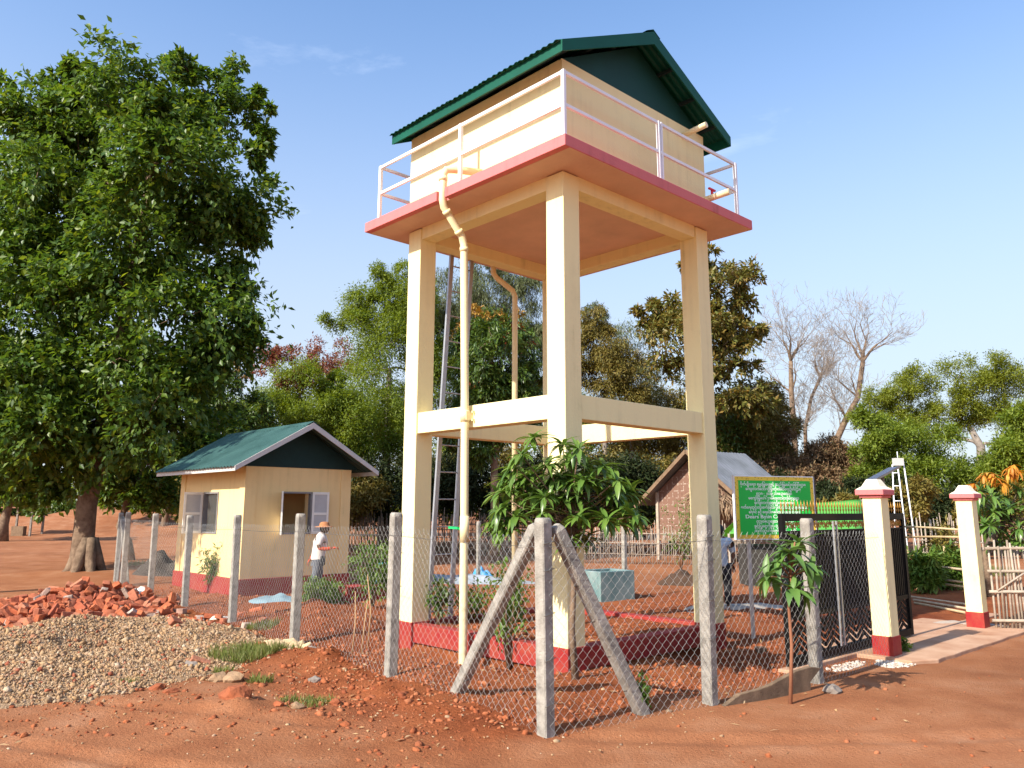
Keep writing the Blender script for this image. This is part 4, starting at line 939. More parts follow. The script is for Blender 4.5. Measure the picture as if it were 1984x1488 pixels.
# second, leaning trunk close behind it
b2 = gnd(252, 1085); 
make_tree('leaning_tree', 'slim dark tree with forked trunk behind the fence end post', b2, [(300, 900, 110, 90), (250, 930, 70, 60)], b2.y, 34, 26, .22, .11, LF_BIG, BARK, .20, .8, (.25, .4), .35, 12, [Vector((0, 0, -.3)), at(247, 1050, b2.y) - b2, at(232, 1020, b2.y) - b2, at(250, 960, b2.y) - b2, at(280, 900, b2.y) - b2], 8)
sb_ = Vector((-15.0, 16.9, 0)); SHT = thing('broadleaf_tree', 'broad-leaved roadside tree shading the pump house, beyond the brick heap', 'tree', sb_)
rd_ = random.Random(77); scl = []
while len(scl) < 34:
    p_ = Vector((rd_.uniform(-1, 1), rd_.uniform(-1, 1), rd_.uniform(-1, 1)))
    if p_.length < 1: scl.append((.7 + p_.x * 2.0, .2 + p_.y * 2.0, 8.0 + p_.z * 1.9, rd_.uniform(.5, .75)))
branches(sb_, [Vector((0, 0, -.3)), Vector((.1, 0, 2.5)), Vector((.3, .1, 5)), Vector((.6, .2, 7.5))], .25, [c_[:3] for c_ in scl], 78).build('trunk', BARK, SHT)
v, t = foliage(np.array(scl), 16, .25, .135, .35, 12, .15, .5, 79); npmesh('crown', v, t, LF_BIG, SHT)
G2 = 'trees behind the compound'
def tbase(px_, Y): p = at(px_, 988, Y); return Vector((p.x, Y, 0))
make_tree('mango_tree', 'dark mango tree with pale flowering top between the large tree and pump house', tbase(440, 36), [(440, 770, 75, 85), (400, 740, 45, 60), (480, 820, 60, 70), (420, 850, 50, 50)], 36, 60, 30, .22, .07, LF_DARK, BARK, .22, .9, (.28, .42), .5, 12, None, 12, G2, extra=[('blossom', LF_YEL, [(430, 705, 55, 22), (460, 740, 40, 25)], 12, (.3, .5), 10, .14, .05)])
make_tree('russet_tree', 'bare-topped tree with a russet patch of dry leaves', tbase(570, 58), [(570, 705, 70, 32), (520, 700, 40, 30), (640, 690, 60, 40)], 58, 46, 12, .22, .09, LF_RED, TWIG, .2, .9, (.35, .6), .1, 14, None, 13, G2, rmin=.03)
make_tree('feathery_tree', 'tall bright green feathery tree rising beside the tower column', tbase(745, 44), [(740, 620, 95, 90), (770, 560, 60, 50), (680, 620, 60, 60), (640, 620, 40, 35), (760, 720, 110, 110), (720, 840, 110, 90), (830, 650, 60, 120)], 44, 150, 46, .17, .055, LF_NEEM, BARKG, .3, .8, (.30, .48), .3, 14, None, 14, G2, spread=.22)
make_tree('feathery_tree', 'low spreading yellow-green feathery tree behind the pump house roof', tbase(600, 40), [(590, 780, 90, 70), (530, 820, 70, 70), (660, 830, 80, 80), (500, 850, 50, 50), (620, 740, 50, 35), (560, 900, 110, 60)], 40, 110, 44, .16, .055, LF_NEEM, BARKG, .22, .8, (.30, .48), .3, 14, None, 15, G2, spread=.22, extra=[('dry_leaves', LF_RED, [(600, 735, 70, 25)], 10, (.35, .6), 14, .16, .06)])
make_tree('mango_tree', 'dark glossy mango tree with yellow and rust new leaves seen through the tower', tbase(960, 31), [(960, 690, 85, 100), (930, 800, 70, 90), (1000, 790, 60, 90), (905, 700, 40, 80)], 31, 90, 34, .24, .065, LF_DARK, BARK, .2, .9, (.28, .42), .7, 12, None, 16, G2, extra=[('new_leaves', LF_YEL, [(945, 605, 60, 18), (900, 640, 25, 30)], 14, (.4, .6), 9, .18, .05), ('rust_leaves', LF_RUST, [(925, 690, 55, 80), (1000, 640, 40, 40)], 10, (.25, .4), 7, .18, .05)])
make_tree('weeping_tree', 'tall grey-green weeping tree behind the dark mango', tbase(960, 48), [(930, 600, 90, 90), (1010, 600, 60, 80), (880, 560, 50, 60), (1030, 700, 50, 110), (860, 680, 50, 110), (1000, 530, 60, 30), (910, 530, 70, 30)], 48, 130, 40, .30, .035, LF_EUC, BARKG, .3, .8, (.32, .5), 1.1, 12, None, 17, G2, spread=.2)
make_tree('olive_tree', 'olive-brown tree right beside the front column', tbase(1170, 43), [(1170, 740, 60, 90), (1150, 640, 35, 50), (1210, 760, 50, 70), (1130, 690, 40, 60), (1200, 690, 45, 40)], 43, 90, 42, .17, .045, LF_OLIVE, BARKG, .2, .8, (.32, .5), .6, 13, None, 18, G2, spread=.22)
make_tree('weeping_tree', 'thin grey-green weeping tree with sky showing through', tbase(1230, 55), [(1220, 690, 70, 60), (1250, 760, 50, 70), (1150, 630, 30, 40)], 55, 40, 24, .32, .04, LF_EUC, BARKG, .2, .8, (.32, .5), 1.0, 12, None, 19, G2, spread=.2)
make_tree('tall_tree', 'tall open-crowned tree with olive and brown leaves behind the far column', tbase(1380, 38), [(1410, 570, 70, 85), (1300, 600, 60, 60), (1270, 610, 40, 35), (1350, 660, 110, 90), (1440, 650, 45, 90), (1280, 690, 50, 40), (1430, 760, 60, 60), (1360, 510, 40, 30)], 38, 120, 17, .27, .10, LF_SPARSE, BARKG, .26, .8, (.30, .45), .4, 12, [Vector((0, 0, -.3)), Vector((0, 0, 3.2)), Vector((-.1, 0, 5.6)), Vector((.1, 0, 8.5)), Vector((.3, 0, 11.6))], 20, G2, spread=.15, rmin=.03)
make_tree('olive_tree', 'low olive tree under the tall open-crowned tree', tbase(1300, 46), [(1290, 810, 80, 60), (1220, 840, 70, 50), (1340, 860, 80, 60)], 46, 70, 42, .17, .05, LF_OLIVE, BARKG, .18, .8, (.34, .5), .4, 13, None, 21, G2, spread=.22)
make_tree('olive_tree', 'dense olive tree beside the bare trees', tbase(1450, 42), [(1450, 800, 60, 60), (1430, 860, 70, 60), (1480, 850, 60, 60), (1500, 770, 40, 40)], 42, 80, 42, .18, .06, LF_OLIVE, BARKG, .2, .8, (.34, .5), .35, 13, None, 22, G2, spread=.22, extra=[('green_leaves', LF_DARK, [(1430, 840, 70, 80)], 40, (.3, .5), 24, .2, .07)])
make_tree('acacia_tree', 'wide umbrella-crowned yellow-green tree with open limbs', tbase(1915, 46), [(1880, 740, 110, 55), (1800, 770, 90, 50), (1950, 760, 90, 60), (1720, 800, 70, 45), (2010, 820, 70, 80), (1850, 800, 60, 40), (1770, 830, 70, 50)], 46, 120, 44, .16, .05, LF_ACA, BARKG, .35, .7, (.34, .52), .2, 14, [Vector((0, 0, -.3)), Vector((-.15, 0, 2.6)), at(1900, 865, 46) - tbase(1915, 46), at(1880, 830, 46) - tbase(1915, 46)], 23, G2, spread=.22, limb_n=60)
make_tree('feathery_tree', 'rounded green feathery tree under the umbrella-crowned tree', tbase(1790, 38), [(1780, 880, 90, 65), (1700, 880, 60, 55), (1850, 930, 90, 60), (1720, 950, 80, 50), (1690, 830, 40, 40), (1930, 940, 80, 70)], 38, 120, 44, .16, .055, LF_NEEM, BARKG, .25, .7, (.34, .5), .3, 14, None, 24, G2, spread=.22)
make_tree('feathery_tree', 'green feathery tree at the far edge past the bamboo hurdle', tbase(1980, 34), [(1970, 880, 60, 70), (2020, 940, 60, 60), (1990, 830, 60, 40)], 34, 50, 40, .17, .06, LF_NEEM, BARKG, .2, .8, (.34, .5), .3, 14, None, 25, G2, spread=.22)
make_tree('scrub_tree', 'brown dry scrubby tree at the foot of the bare trees', tbase(1540, 42), [(1540, 900, 90, 50), (1480, 910, 60, 60), (1600, 890, 60, 50), (1620, 920, 60, 50), (1520, 850, 40, 40)], 42, 90, 40, .2, .05, LF_BROWN, TWIG, .15, .8, (.34, .5), .2, 14, None, 26, G2, spread=.22)
make_tree('feathery_tree', 'far green feathery tree behind the bare trees', tbase(1700, 70), [(1700, 930, 70, 60), (1640, 930, 60, 50)], 70, 40, 40, .26, .09, LF_NEEM, BARKG, .2, .8, (.34, .5), .3, 14, None, 27, G2, spread=.22)
rd = random.Random(99)
# undergrowth closing the view below the crowns
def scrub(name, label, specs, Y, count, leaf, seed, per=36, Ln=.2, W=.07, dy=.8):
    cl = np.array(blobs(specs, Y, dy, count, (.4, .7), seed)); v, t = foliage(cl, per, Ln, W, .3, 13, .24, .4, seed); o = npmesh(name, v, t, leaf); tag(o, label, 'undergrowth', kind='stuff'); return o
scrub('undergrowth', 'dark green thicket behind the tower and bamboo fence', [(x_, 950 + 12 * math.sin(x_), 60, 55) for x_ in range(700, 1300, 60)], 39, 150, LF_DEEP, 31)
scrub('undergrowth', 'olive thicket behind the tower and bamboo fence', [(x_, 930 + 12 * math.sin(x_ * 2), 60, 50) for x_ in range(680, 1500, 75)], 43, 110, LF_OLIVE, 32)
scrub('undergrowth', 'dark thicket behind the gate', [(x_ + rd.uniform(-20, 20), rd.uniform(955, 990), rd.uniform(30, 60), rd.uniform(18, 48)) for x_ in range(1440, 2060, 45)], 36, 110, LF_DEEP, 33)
scrub('undergrowth', 'patchy green bushes in front of the dark thicket behind the gate', [(x_ + rd.uniform(-20, 20), rd.uniform(965, 995), rd.uniform(20, 45), rd.uniform(15, 36)) for x_ in range(1440, 2060, 70)], 33, 45, LF_OLIVE, 38)
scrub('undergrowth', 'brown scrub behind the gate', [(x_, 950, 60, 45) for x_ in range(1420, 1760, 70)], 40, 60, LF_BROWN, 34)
scrub('undergrowth', 'continuous green woodland filling the gaps behind the tower', [(x_, 835 + 25 * math.sin(x_ * 1.3), 55, 70 + 20 * math.sin(x_ * .7)) for x_ in range(470, 1330, 62)], 58, 130, LF_NEEM, 39, 40, .26, .10)
scrub('undergrowth', 'far thicket along the earth bank past the large tree', [(x_, 985, 60, 22) for x_ in range(-60, 420, 70)], 66, 50, LF_DARK, 35, 30, .35, .14)
scrub('undergrowth', 'dry russet scrub behind the pump house', [(380, 960, 50, 40), (690, 960, 60, 50), (640, 960, 60, 40)], 38, 50, LF_OLIVE, 36)
scrub('undergrowth', 'dense far woodland closing the horizon', [(x_, 958, 90, 45) for x_ in range(-100, 2200, 85)], 110, 170, LF_NEEM, 37, 34, .6, .25)

# ------------------------------------------------------------------ bare trees
def bare(base, trunkpts, label, seed, H=13, r0=.3):
    rd = random.Random(seed); T_ = thing('bare_tree', label, 'tree', base, group=G2); mb = MB(); tw_ = MB()
    def grow_(p, d, L_, r, lev):
        if lev > 6: return
        r = max(r, .010)
        n = 4; pts = [p]; rs = [r]; dd = d.copy()
        for k in range(n):
            dd = (dd + Vector((rd.gauss(0, .13), rd.gauss(0, .13), rd.gauss(.05, .08)))).normalized(); pts.append(pts[-1] + dd * L_ / n); rs.append(r * (1 - .35 * (k + 1) / n))
        (mb if r > .035 else tw_).tube(pts, rs, 8 if r > .1 else 4 if r > .02 else 3, cap=False)
        kids = rd.choice((2, 2, 3)) if lev < 5 else 2
        for k in range(kids):
            ax = Vector((rd.gauss(0, 1), rd.gauss(0, 1), rd.gauss(0, .5))).normalized(); q = pts[-1] if k < 2 else pts[rd.choice((2, 3))]
            nd = (dd + ax * rd.uniform(.45, .9)).normalized(); nd.z += .06; grow_(q, nd.normalized(), L_ * rd.uniform(.68, .88), rs[-1] * rd.uniform(.52, .70), lev + 1)
        if lev >= 1:
            for k in range(2):
                ax = Vector((rd.gauss(0, 1), rd.gauss(0, 1), rd.gauss(0, .6))).normalized(); q = pts[rd.choice((1, 2, 3))]; grow_(q, (dd * .5 + ax).normalized(), L_ * .62, rs[2] * .36, lev + 2)
    pts = [Vector(p) for p in trunkpts]; n = len(pts); mb.tube(pts, [r0 * (1 - .35 * i / (n - 1)) for i in range(n)], 9)
    for i in range(1, n):
        for k in range(2 if i < n - 1 else 4):
            a = rd.uniform(0, 6.28); e = rd.uniform(.35, .8) if i < n - 1 else rd.uniform(.15, .6)
            grow_(pts[i], Vector((math.cos(a) * e, math.sin(a) * e, 1 - e * .4)).normalized(), H * rd.uniform(.15, .2), r0 * (.30 if i < n - 1 else .42), 1)
    mb.build('trunk', BARK, T_); npo = tw_.build('twigs', TWIGG, T_); return T_
def bt_(px_, Y, path): b = tbase(px_, Y); return b, [Vector((0, 0, -.3))] + [at(x_, y_, Y) - b for x_, y_ in path]
for px_, Y_, path, lab, sd, H_, r_ in ((1545, 54, [(1540, 860), (1533, 760), (1532, 700)], 'upright bare tree with a dark single trunk beside the olive tree', 41, 8.6, .22), (1560, 57, [(1560, 830), (1572, 770), (1590, 730)], 'thin bare tree leaning between the two larger bare trees', 42, 6.5, .15), (1620, 54, [(1622, 850), (1640, 810), (1662, 770), (1672, 700)], 'crooked forked bare tree nearest the umbrella-crowned tree', 43, 8.6, .24)):
    b, pp = bt_(px_, Y_, path); bare(b, pp, lab, sd, H_, r_)

# ------------------------------------------------------------------ young mango trees with single leaves
def long_leaf(k, L_=1., W=.22):
    """drooping lance leaf along +x, unit length, keeled"""
    mb = MB(); n = 5; bend = (.3, .5, .75, .4)[k % 4]; wid = [0.06, .8, 1, .85, .5, 0.03]
    for i in range(n + 1):
        t = i / n; x = t * (1 - .25 * bend * t); z = -bend * t * t * .7; w = W * wid[i] * .5
        mb.v += [(x, -w, z + w * .35), (x, 0, z), (x, w, z + w * .35)]
    for i in range(n):
        a = i * 3
        for q in ((a, a + 3, a + 4, a + 1), (a + 1, a + 4, a + 5, a + 2)): mb.f.append(q); mb.sm.append(True)
    return mb
LF_MANGO = leafmat('young_mango_leaf', [(.05, .135, .022), (.05, .135, .022)], .22, .33, .5)
def objleaf(name, cols, trans=.22, rough=.33, spec=.5):
    m = leafmat(name, cols, trans, rough, spec); t = m.node_tree; g = [n for n in t.nodes if n.type == 'NEW_GEOMETRY'][0]; oi = t.nodes.new('ShaderNodeObjectInfo')
    r = [n for n in t.nodes if n.type == 'VALTORGB'][0]; t.links.new(oi.outputs['Random'], r.inputs[0]); t.nodes.remove(g); return m
LM = objleaf('mango_leaf', [(.085, .165, .03), (.12, .215, .038), (.06, .13, .028), (.16, .255, .045), (.10, .19, .032)])
LEAFM = [long_leaf(k, 1, w).mesh('leaf', LM) for k, w in ((0, .235), (1, .21), (2, .25), (3, .22))]
def rosette_leaves(root, centers, n, L_, budget, meshes, stuffmat, seed=1, down=0.):
    rd = random.Random(seed); cnt = 0; P = []
    allv = []
    for (c, up) in centers:
        up = Vector(up).normalized(); m = rd.randint(int(n * .8), int(n * 1.25))
        for k in range(m):
            a = 2.4 * k + rd.uniform(-.3, .3); el = rd.uniform(-.35, .85) - down
            q = up.to_track_quat('Z', 'X'); d = q @ Vector((math.cos(a) * math.cos(el), math.sin(a) * math.cos(el), math.sin(el)))
            x = d.normalized(); y = Vector((0, 0, 1)).cross(x)
            if y.length < .1: y = Vector((0, 1, 0))
            y.normalize(); z = x.cross(y); s = L_ * rd.uniform(.7, 1.2)
            M = Matrix((x * s, y * s, z * s)).transposed().to_4x4(); M.translation = Vector(c) + Vector((rd.gauss(0, .012), rd.gauss(0, .012), -.02 * rd.random()))
            allv.append((M, rd.randrange(len(meshes))))
    rd.shuffle(allv)
    for M, k in allv[:budget]:
        o = bpy.data.objects.new('leaf', meshes[k]); col.objects.link(o); o.parent = root; o.matrix_local = M
    rest = allv[budget:]
    if rest:
        V = []; Fq = []; b = 0
        for M, k in rest:
            me = meshes[k]; co = np.empty(len(me.vertices) * 3, np.float32); me.vertices.foreach_get('co', co); co = co.reshape(-1, 3); MM = np.array(M)
            V.append(co @ MM[:3, :3].T + MM[:3, 3]); Fq.append(np.array([tuple(p.vertices) for p in me.polygons]) + b); b += len(co)
        o = npmesh('foliage', np.concatenate(V), np.concatenate(Fq), stuffmat, root, True); o['kind'] = 'stuff'
LMS = leafmat('mango_leaf_mass', [(.085, .165, .03), (.12, .215, .038), (.06, .13, .028), (.16, .255, .045), (.10, .19, .032)], .22, .33, .5)
mb0 = Vector((.70, 9.22, 0)); mb0.z = hz1(mb0.x, mb0.y)
MT = thing('young_mango_tree', 'young mango tree with drooping lance leaves in front of the tower column', 'tree', mb0)
YM = 9.25
tips_px = [(1035, 848), (1090, 860), (1120, 868), (1010, 880), (1060, 900), (1135, 905), (1170, 900), (1030, 920), (985, 930), (965, 955), (1080, 925), (1110, 920), (1150, 930), (1195, 930), (1210, 950), (1020, 960), (1050, 965), (1090, 960), (1130, 965), (1175, 965), (1215, 985), (970, 985), (1000, 1000), (1070, 985), (1120, 1000), (1160, 1000), (1190, 1010), (1115, 1030), (1060, 940), (1140, 1040), (960, 1010), (1230, 1000), (1100, 895), (1200, 965), (1050, 990), (1000, 905)]
rd = random.Random(5); cent = []
st = MB(); stem = [Vector((0, 0, -.1)), at(1108, 1220, 9.22) - mb0, at(1112, 1120, 9.24) - mb0, at(1112, 1050, 9.26) - mb0, at(1105, 990, 9.28) - mb0]
st.tube(stem, [.042, .034, .030, .028, .022], 8)
tips_px = tips_px + [(x_ + rd.uniform(-22, 22), y_ + rd.uniform(-8, 28)) for x_, y_ in tips_px if y_ > 890]
for i, (x_, y_) in enumerate(tips_px):
    dy_ = rd.uniform(-.42, .45); p = at(x_, y_, YM + dy_) - mb0; a = stem[3].lerp(stem[4], rd.random()) if y_ > 930 else stem[4]
    mid_ = a.lerp(p, .5) + Vector((0, 0, -.05)); st.tube([a, mid_, p], [.014, .010, .006], 5)
    cent.append((p, Vector((p.x - a.x, p.y - a.y, .9)) * 1.0))
st.build('stem', BARK, MT)
rosette_leaves(MT, cent, 23, .255, 295, LEAFM, LMS, 4, .12)
# mango sapling in front of the gate
sb = gnd(1530, 1366); sb.z = hz1(sb.x, sb.y); SP = thing('mango_sapling', 'staked mango sapling with broad drooping leaves in front of the black gate', 'sapling', sb)
st = MB(); Ys = sb.y; sp_ = [Vector((0, 0, -.1)), at(1534, 1250, Ys) - sb, at(1527, 1160, Ys) - sb, at(1533, 1100, Ys) - sb, at(1540, 1050, Ys) - sb]; st.tube(sp_, [.022, .018, .015, .012, .008], 8)
SC = [(at(1528, 1068, Ys - .05) - sb, (0, -.2, 1)), (at(1560, 1090, Ys - .1) - sb, (.6, -.2, .8)), (at(1505, 1085, Ys - .05) - sb, (-.5, -.1, .9)), (at(1500, 1115, Ys + .1) - sb, (-.7, 0, .7)), (at(1490, 1118, Ys - .1) - sb, (-.9, -.2, .5)), (at(1545, 1050, Ys + .1) - sb, (.2, .2, 1)), (at(1575, 1100, Ys + .1) - sb, (.9, .1, .5)), (at(1535, 1140, Ys - .1) - sb, (.2, -.5, .6)), (at(1550, 1140, Ys + .05) - sb, (.6, .2, .6))]
for c_, u_ in SC: st.tube([sp_[3].lerp(sp_[2], .3), c_], [.010, .006], 5)
st.build('stem', mat('red_stem', (.26, .11, .06), .8, .2, 8), SP)
LM2 = objleaf('sapling_leaf', [(.10, .20, .045), (.13, .24, .05), (.07, .16, .04), (.16, .26, .06), (.09, .18, .05)], .25, .42, .4)
LEAF2 = [long_leaf(k, 1, w).mesh('leaf', LM2) for k, w in ((0, .29), (1, .27), (2, .31), (1, .28))]
rosette_leaves(SP, SC, 14, .26, 200, LEAF2, LMS, 9, .12)
# orange-tipped mango beside the right pillar
ob = Vector((10.9, 19.0, 0)); OT = thing('mango_tree', 'mango tree with drooping orange new leaves behind the bamboo hurdle', 'tree', ob)
cpx = [(1920, 960), (1945, 965), (1970, 950), (1900, 985), (1930, 1000), (1960, 990), (1985, 980), (1910, 1020), (1940, 1030), (1970, 1025), (1990, 1010), (1890, 960), (1925, 985), (1955, 1045), (1930, 1050), (1980, 1050), (2010, 960), (2030, 1000), (2020, 1040)]
st = MB(); s5 = [Vector((0, 0, -.2)), Vector((0, 0, 1.0)), at(1950, 1000, 19) - ob]; st.tube(s5, [.08, .07, .05], 8); cent = []
for x_, y_ in cpx:
    for q in range(2):
        p = at(x_ + rd.uniform(-10, 10), y_ + rd.uniform(-10, 10), 19 + rd.uniform(-.8, .8)) - ob; st.tube([s5[2], p], [.02, .008], 5); cent.append((p, (p.x - s5[2].x, p.y - s5[2].y, .8)))
st.build('trunk', BARK, OT); rosette_leaves(OT, cent, 17, .36, 0, LEAFM, LMS, 21, .25)
LO = [long_leaf(k, 1, .2).mesh('new_leaf', LF_ORANGE) for k in (2, 3)]
cent = [(at(x_, y_, 19 + rd.uniform(-.3, .3)) - ob, (0, 0, 1)) for x_, y_ in ((1912, 915), (1905, 920), (1922, 918), (1930, 925), (1958, 905), (1964, 900), (1970, 912), (1955, 915), (1877, 938), (1885, 936), (1900, 955), (1945, 935))]
tmp = len(bpy.data.objects); rosette_leaves(OT, cent, 12, .30, 0, LO, LF_ORANGE, 22, .75)

# ------------------------------------------------------------------ small plants and grass
def bush(px_, py_, Y, hpx, wpx, label, leaf, n, Ln, W, seed, name='shrub', stems=5, cat='shrub'):
    b = gnd(px_, py_) if Y is None else Vector((at(px_, py_, Y).x, Y, 0)); b.z = hz1(b.x, b.y); Y = b.y
    k = Y / (FPX * cp); h = hpx * k; w = wpx * k; S_ = thing(name, label, cat, b); rd = random.Random(seed); cl = []; st = MB()
    for i in range(stems):
        a = rd.uniform(0, 6.28); e = Vector((math.cos(a) * w * .5 * rd.uniform(.2, 1), math.sin(a) * w * .5 * rd.uniform(.2, 1), h * rd.uniform(.55, 1)))
        st.tube([Vector((0, 0, -.05)), e * .5 + Vector((0, 0, .05 * h)), e], [.012, .009, .004], 5)
        for t in (.45, .65, .82, 1.0): cl.append((*(e * t + Vector((rd.gauss(0, .05), rd.gauss(0, .05), 0)) * w), max(.05, w * .28)))
    st.build('stems', TWIG, S_); v, t = foliage(np.array(cl), n, Ln, W, .4, 6, .25, .3, seed); npmesh('leaves', v, t, leaf, S_); return S_
LF_SHRUB = leafmat('shrub_leaf', [(.09, .17, .025), (.13, .21, .03), (.06, .13, .02), (.18, .23, .04)], .3, .5)
bush(722, 1176, None, 118, 78, 'bushy yellow-green shrub between two posts of the side fence', LF_SHRUB, 9, .10, .035, 51, stems=9)
bush(410, 1148, None, 100, 45, 'slender young plant against the pump house wall', LF_SHRUB, 6, .12, .03, 52, stems=5, name='young_plant', cat='plant')
bush(625, 1150, 17.2, 34, 75, 'low leafy clump at the feet of the walking man', LF_SHRUB, 8, .10, .04, 53, stems=8, name='leafy_clump', cat='plant')
bush(605, 1180, None, 45, 40, 'low weed behind the side fence post', LF_SHRUB, 5, .09, .035, 54, stems=4, name='weed', cat='plant')
bush(985, 1300, None, 190, 80, 'thin spindly sapling between the corner stay and red ground beam', LF_SHRUB, 4, .075, .035, 55, stems=7, name='spindly_sapling', cat='sapling')
bush(848, 1255, None, 80, 42, 'small weed in front of the red ground beam near the pipe', LF_DARK, 5, .075, .035, 56, stems=4, name='weed', cat='plant')
bush(910, 1190, 12.6, 60, 70, 'pale weed growing inside the tower footing', LF_SHRUB, 4, .07, .03, 57, stems=7, name='weed', cat='plant')
bush(990, 1185, 12.4, 60, 60, 'dark weed growing inside the tower footing', LF_DARK, 5, .08, .04, 58, stems=6, name='weed', cat='plant')
bush(1243, 1390, None, 75, 30, 'thin yellow-green weed at the foot of the front stay', LF_SHRUB, 3, .05, .022, 59, stems=4, name='weed', cat='plant')
bush(1752, 1268, None, 26, 26, 'tiny seedling by the red pillar base', LF_SHRUB, 4, .05, .025, 60, stems=4, name='seedling', cat='plant')
for k_, (x_, y_) in enumerate(((1800, 1085), (1830, 1060), (1860, 1085), (1790, 1110), (1850, 1110), (1825, 1095))):
    bush(x_, y_ + 60, 19.5 + .7 * (k_ % 3), 70, 45, 'leafy green crop plant seen through the open gateway', LF_SHRUB, 9, .2, .05, 61 + k_, 'crop_plant', 7, 'plant')['group'] = 'crop plants behind the gateway'
bush(1845, 1150, 21, 120, 60, 'yellowing young tree behind the bamboo rails', LF_OLIVE, 8, .16, .05, 69, 'young_tree', 7, 'tree')
bush(1320, 1090, 27, 130, 60, 'wispy yellow shrub in front of the woven bamboo house', LF_SHRUB, 5, .10, .03, 70, stems=9)
# dry stalks by the fence
for k_, (x_, y_, h_) in enumerate(((700, 1262, 95), (682, 1268, 110), (712, 1255, 130))):
    b = gnd(x_, y_); kk = b.y / (FPX * cp); o = MB().tube([Vector((0, 0, -.05)), Vector((.03, 0, h_ * kk * .5)), Vector((.06 - .05 * k_, .02, h_ * kk))], [.012, .010, .006], 5).build('dry_stalk', mat('dry_stalk', (.45, .27, .13), .8), None); o.location = (b.x, b.y, hz1(b.x, b.y)); tag(o, 'thin dry stalk standing behind the side fence', 'stalk', 'dry stalks behind the side fence')
GRASS = leafmat('grass_blade', [(.12, .16, .03), (.17, .20, .045), (.09, .13, .022), (.26, .23, .09), (.14, .18, .035)], .3, .6)
def grass(px_, py_, rx, ry, n, h, label, seed):
    r = np.random.default_rng(seed); c = gnd(px_, py_); a = r.uniform(0, 6.28, n); q = np.sqrt(r.random(n)); x = c.x + rx * q * np.cos(a); y = c.y + ry * q * np.sin(a)
    keep = fbm(x * 3, y * 3, 2) > -.25; x, y = x[keep], y[keep]; m = len(x)
    d = r.normal(0, .45, (m, 3)); d[:, 2] = 1; p = np.stack([x, y, hz(x, y) - .01], 1); nn = r.normal(0, 1, (m, 3)); nn[:, 2] = 0
    v, t = leaf_arrays(p, d, nn, h * r.uniform(.5, 1.3, m), .008 + .006 * r.random(m), .1); o = npmesh('grass', v, t, GRASS); tag(o, label, 'grass', kind='stuff')
grass(478, 1272, .48, .55, 1700, .17, 'thick tuft of green grass at the gravel edge', 1); grass(535, 1270, .35, .3, 380, .13, 'thinner grass beside the thick tuft', 2); grass(432, 1306, .12, .14, 130, .10, 'small grass tuft between two tan stones', 3); grass(505, 1325, .14, .12, 150, .11, 'small dark grass tuft below the mound', 4)
grass(595, 1368, .30, .22, 380, .08, 'low pale grass patch on the red rubble', 5); grass(250, 1328, .10, .10, 160, .09, 'yellow-green grass sprig on the gravel', 6); grass(508, 1222, .25, .3, 300, .14, 'sparse grass under the side fence', 7); grass(1825, 1112, 2.2, 1.6, 5200, .28, 'lush grass behind the bamboo rails', 8); grass(270, 1095, .5, .6, 260, .2, 'sparse grass by the end of the side fence', 9)
# ------------------------------------------------------------------ bamboo picket fence behind
def picket_fence(A, B, h, pitch, label, m, r=.016, rails=(.35, .75, 1.1), jit=.12, name='bamboo_fence', maxn=290, tilt=.03):
    A = Vector(A); B = Vector(B); d = B - A; L_ = d.length; rz = math.atan2(d.y, d.x); F = thing(name, label, 'bamboo fence', (A.x, A.y, 0), rz)
    n = min(maxn, int(L_ / pitch)); mes = [MB().tube([(0, 0, -.1), (.01, 0, h * .5), (.0, 0, h * s)], [r, r * .95, r * .8], 5).mesh('picket', m) for s in (1, .95, 1.05, .9)]
    for i in range(n):
        x = L_ * (i + .5) / n; inst('picket', random.choice(mes), F, (x + random.uniform(-.02, .02), random.choice((-.02, .02)), 0), (random.gauss(0, tilt), random.gauss(0, tilt), random.uniform(0, 6)), (1, 1, 1 + random.uniform(-jit, jit)))
    for z in rails: MB().tube([(0, 0, z), (L_ * .3, 0, z + .02), (L_ * .7, 0, z - .02), (L_, 0, z + .01)], .02, 6).build('rail', m, F)
    return F
f0 = gnd(1040, 1090); f1 = gnd(1465, 1097)
picket_fence((f0.x, f0.y), (f1.x, f1.y), 1.38, .085, 'pale bamboo picket fence in front of the woven bamboo house', BAMBOO_G)
f0 = gnd(640, 1070); f1 = gnd(1040, 1080)
picket_fence((f0.x, f0.y), (f1.x, f1.y), 1.75, .075, 'dark bamboo picket fence behind the pump house and tower', objrandmat('dark_bamboo', [(.16, .11, .08), (.22, .16, .11), (.12, .085, .06)], .9, .2, 20), .022)
f0 = at(1765, 1000, 24); f1 = at(1900, 1000, 22)
picket_fence((f0.x, f0.y), (f1.x, f1.y), 1.75, .09, 'far bamboo picket fence seen through the gateway', BAMBOO_G, .018)
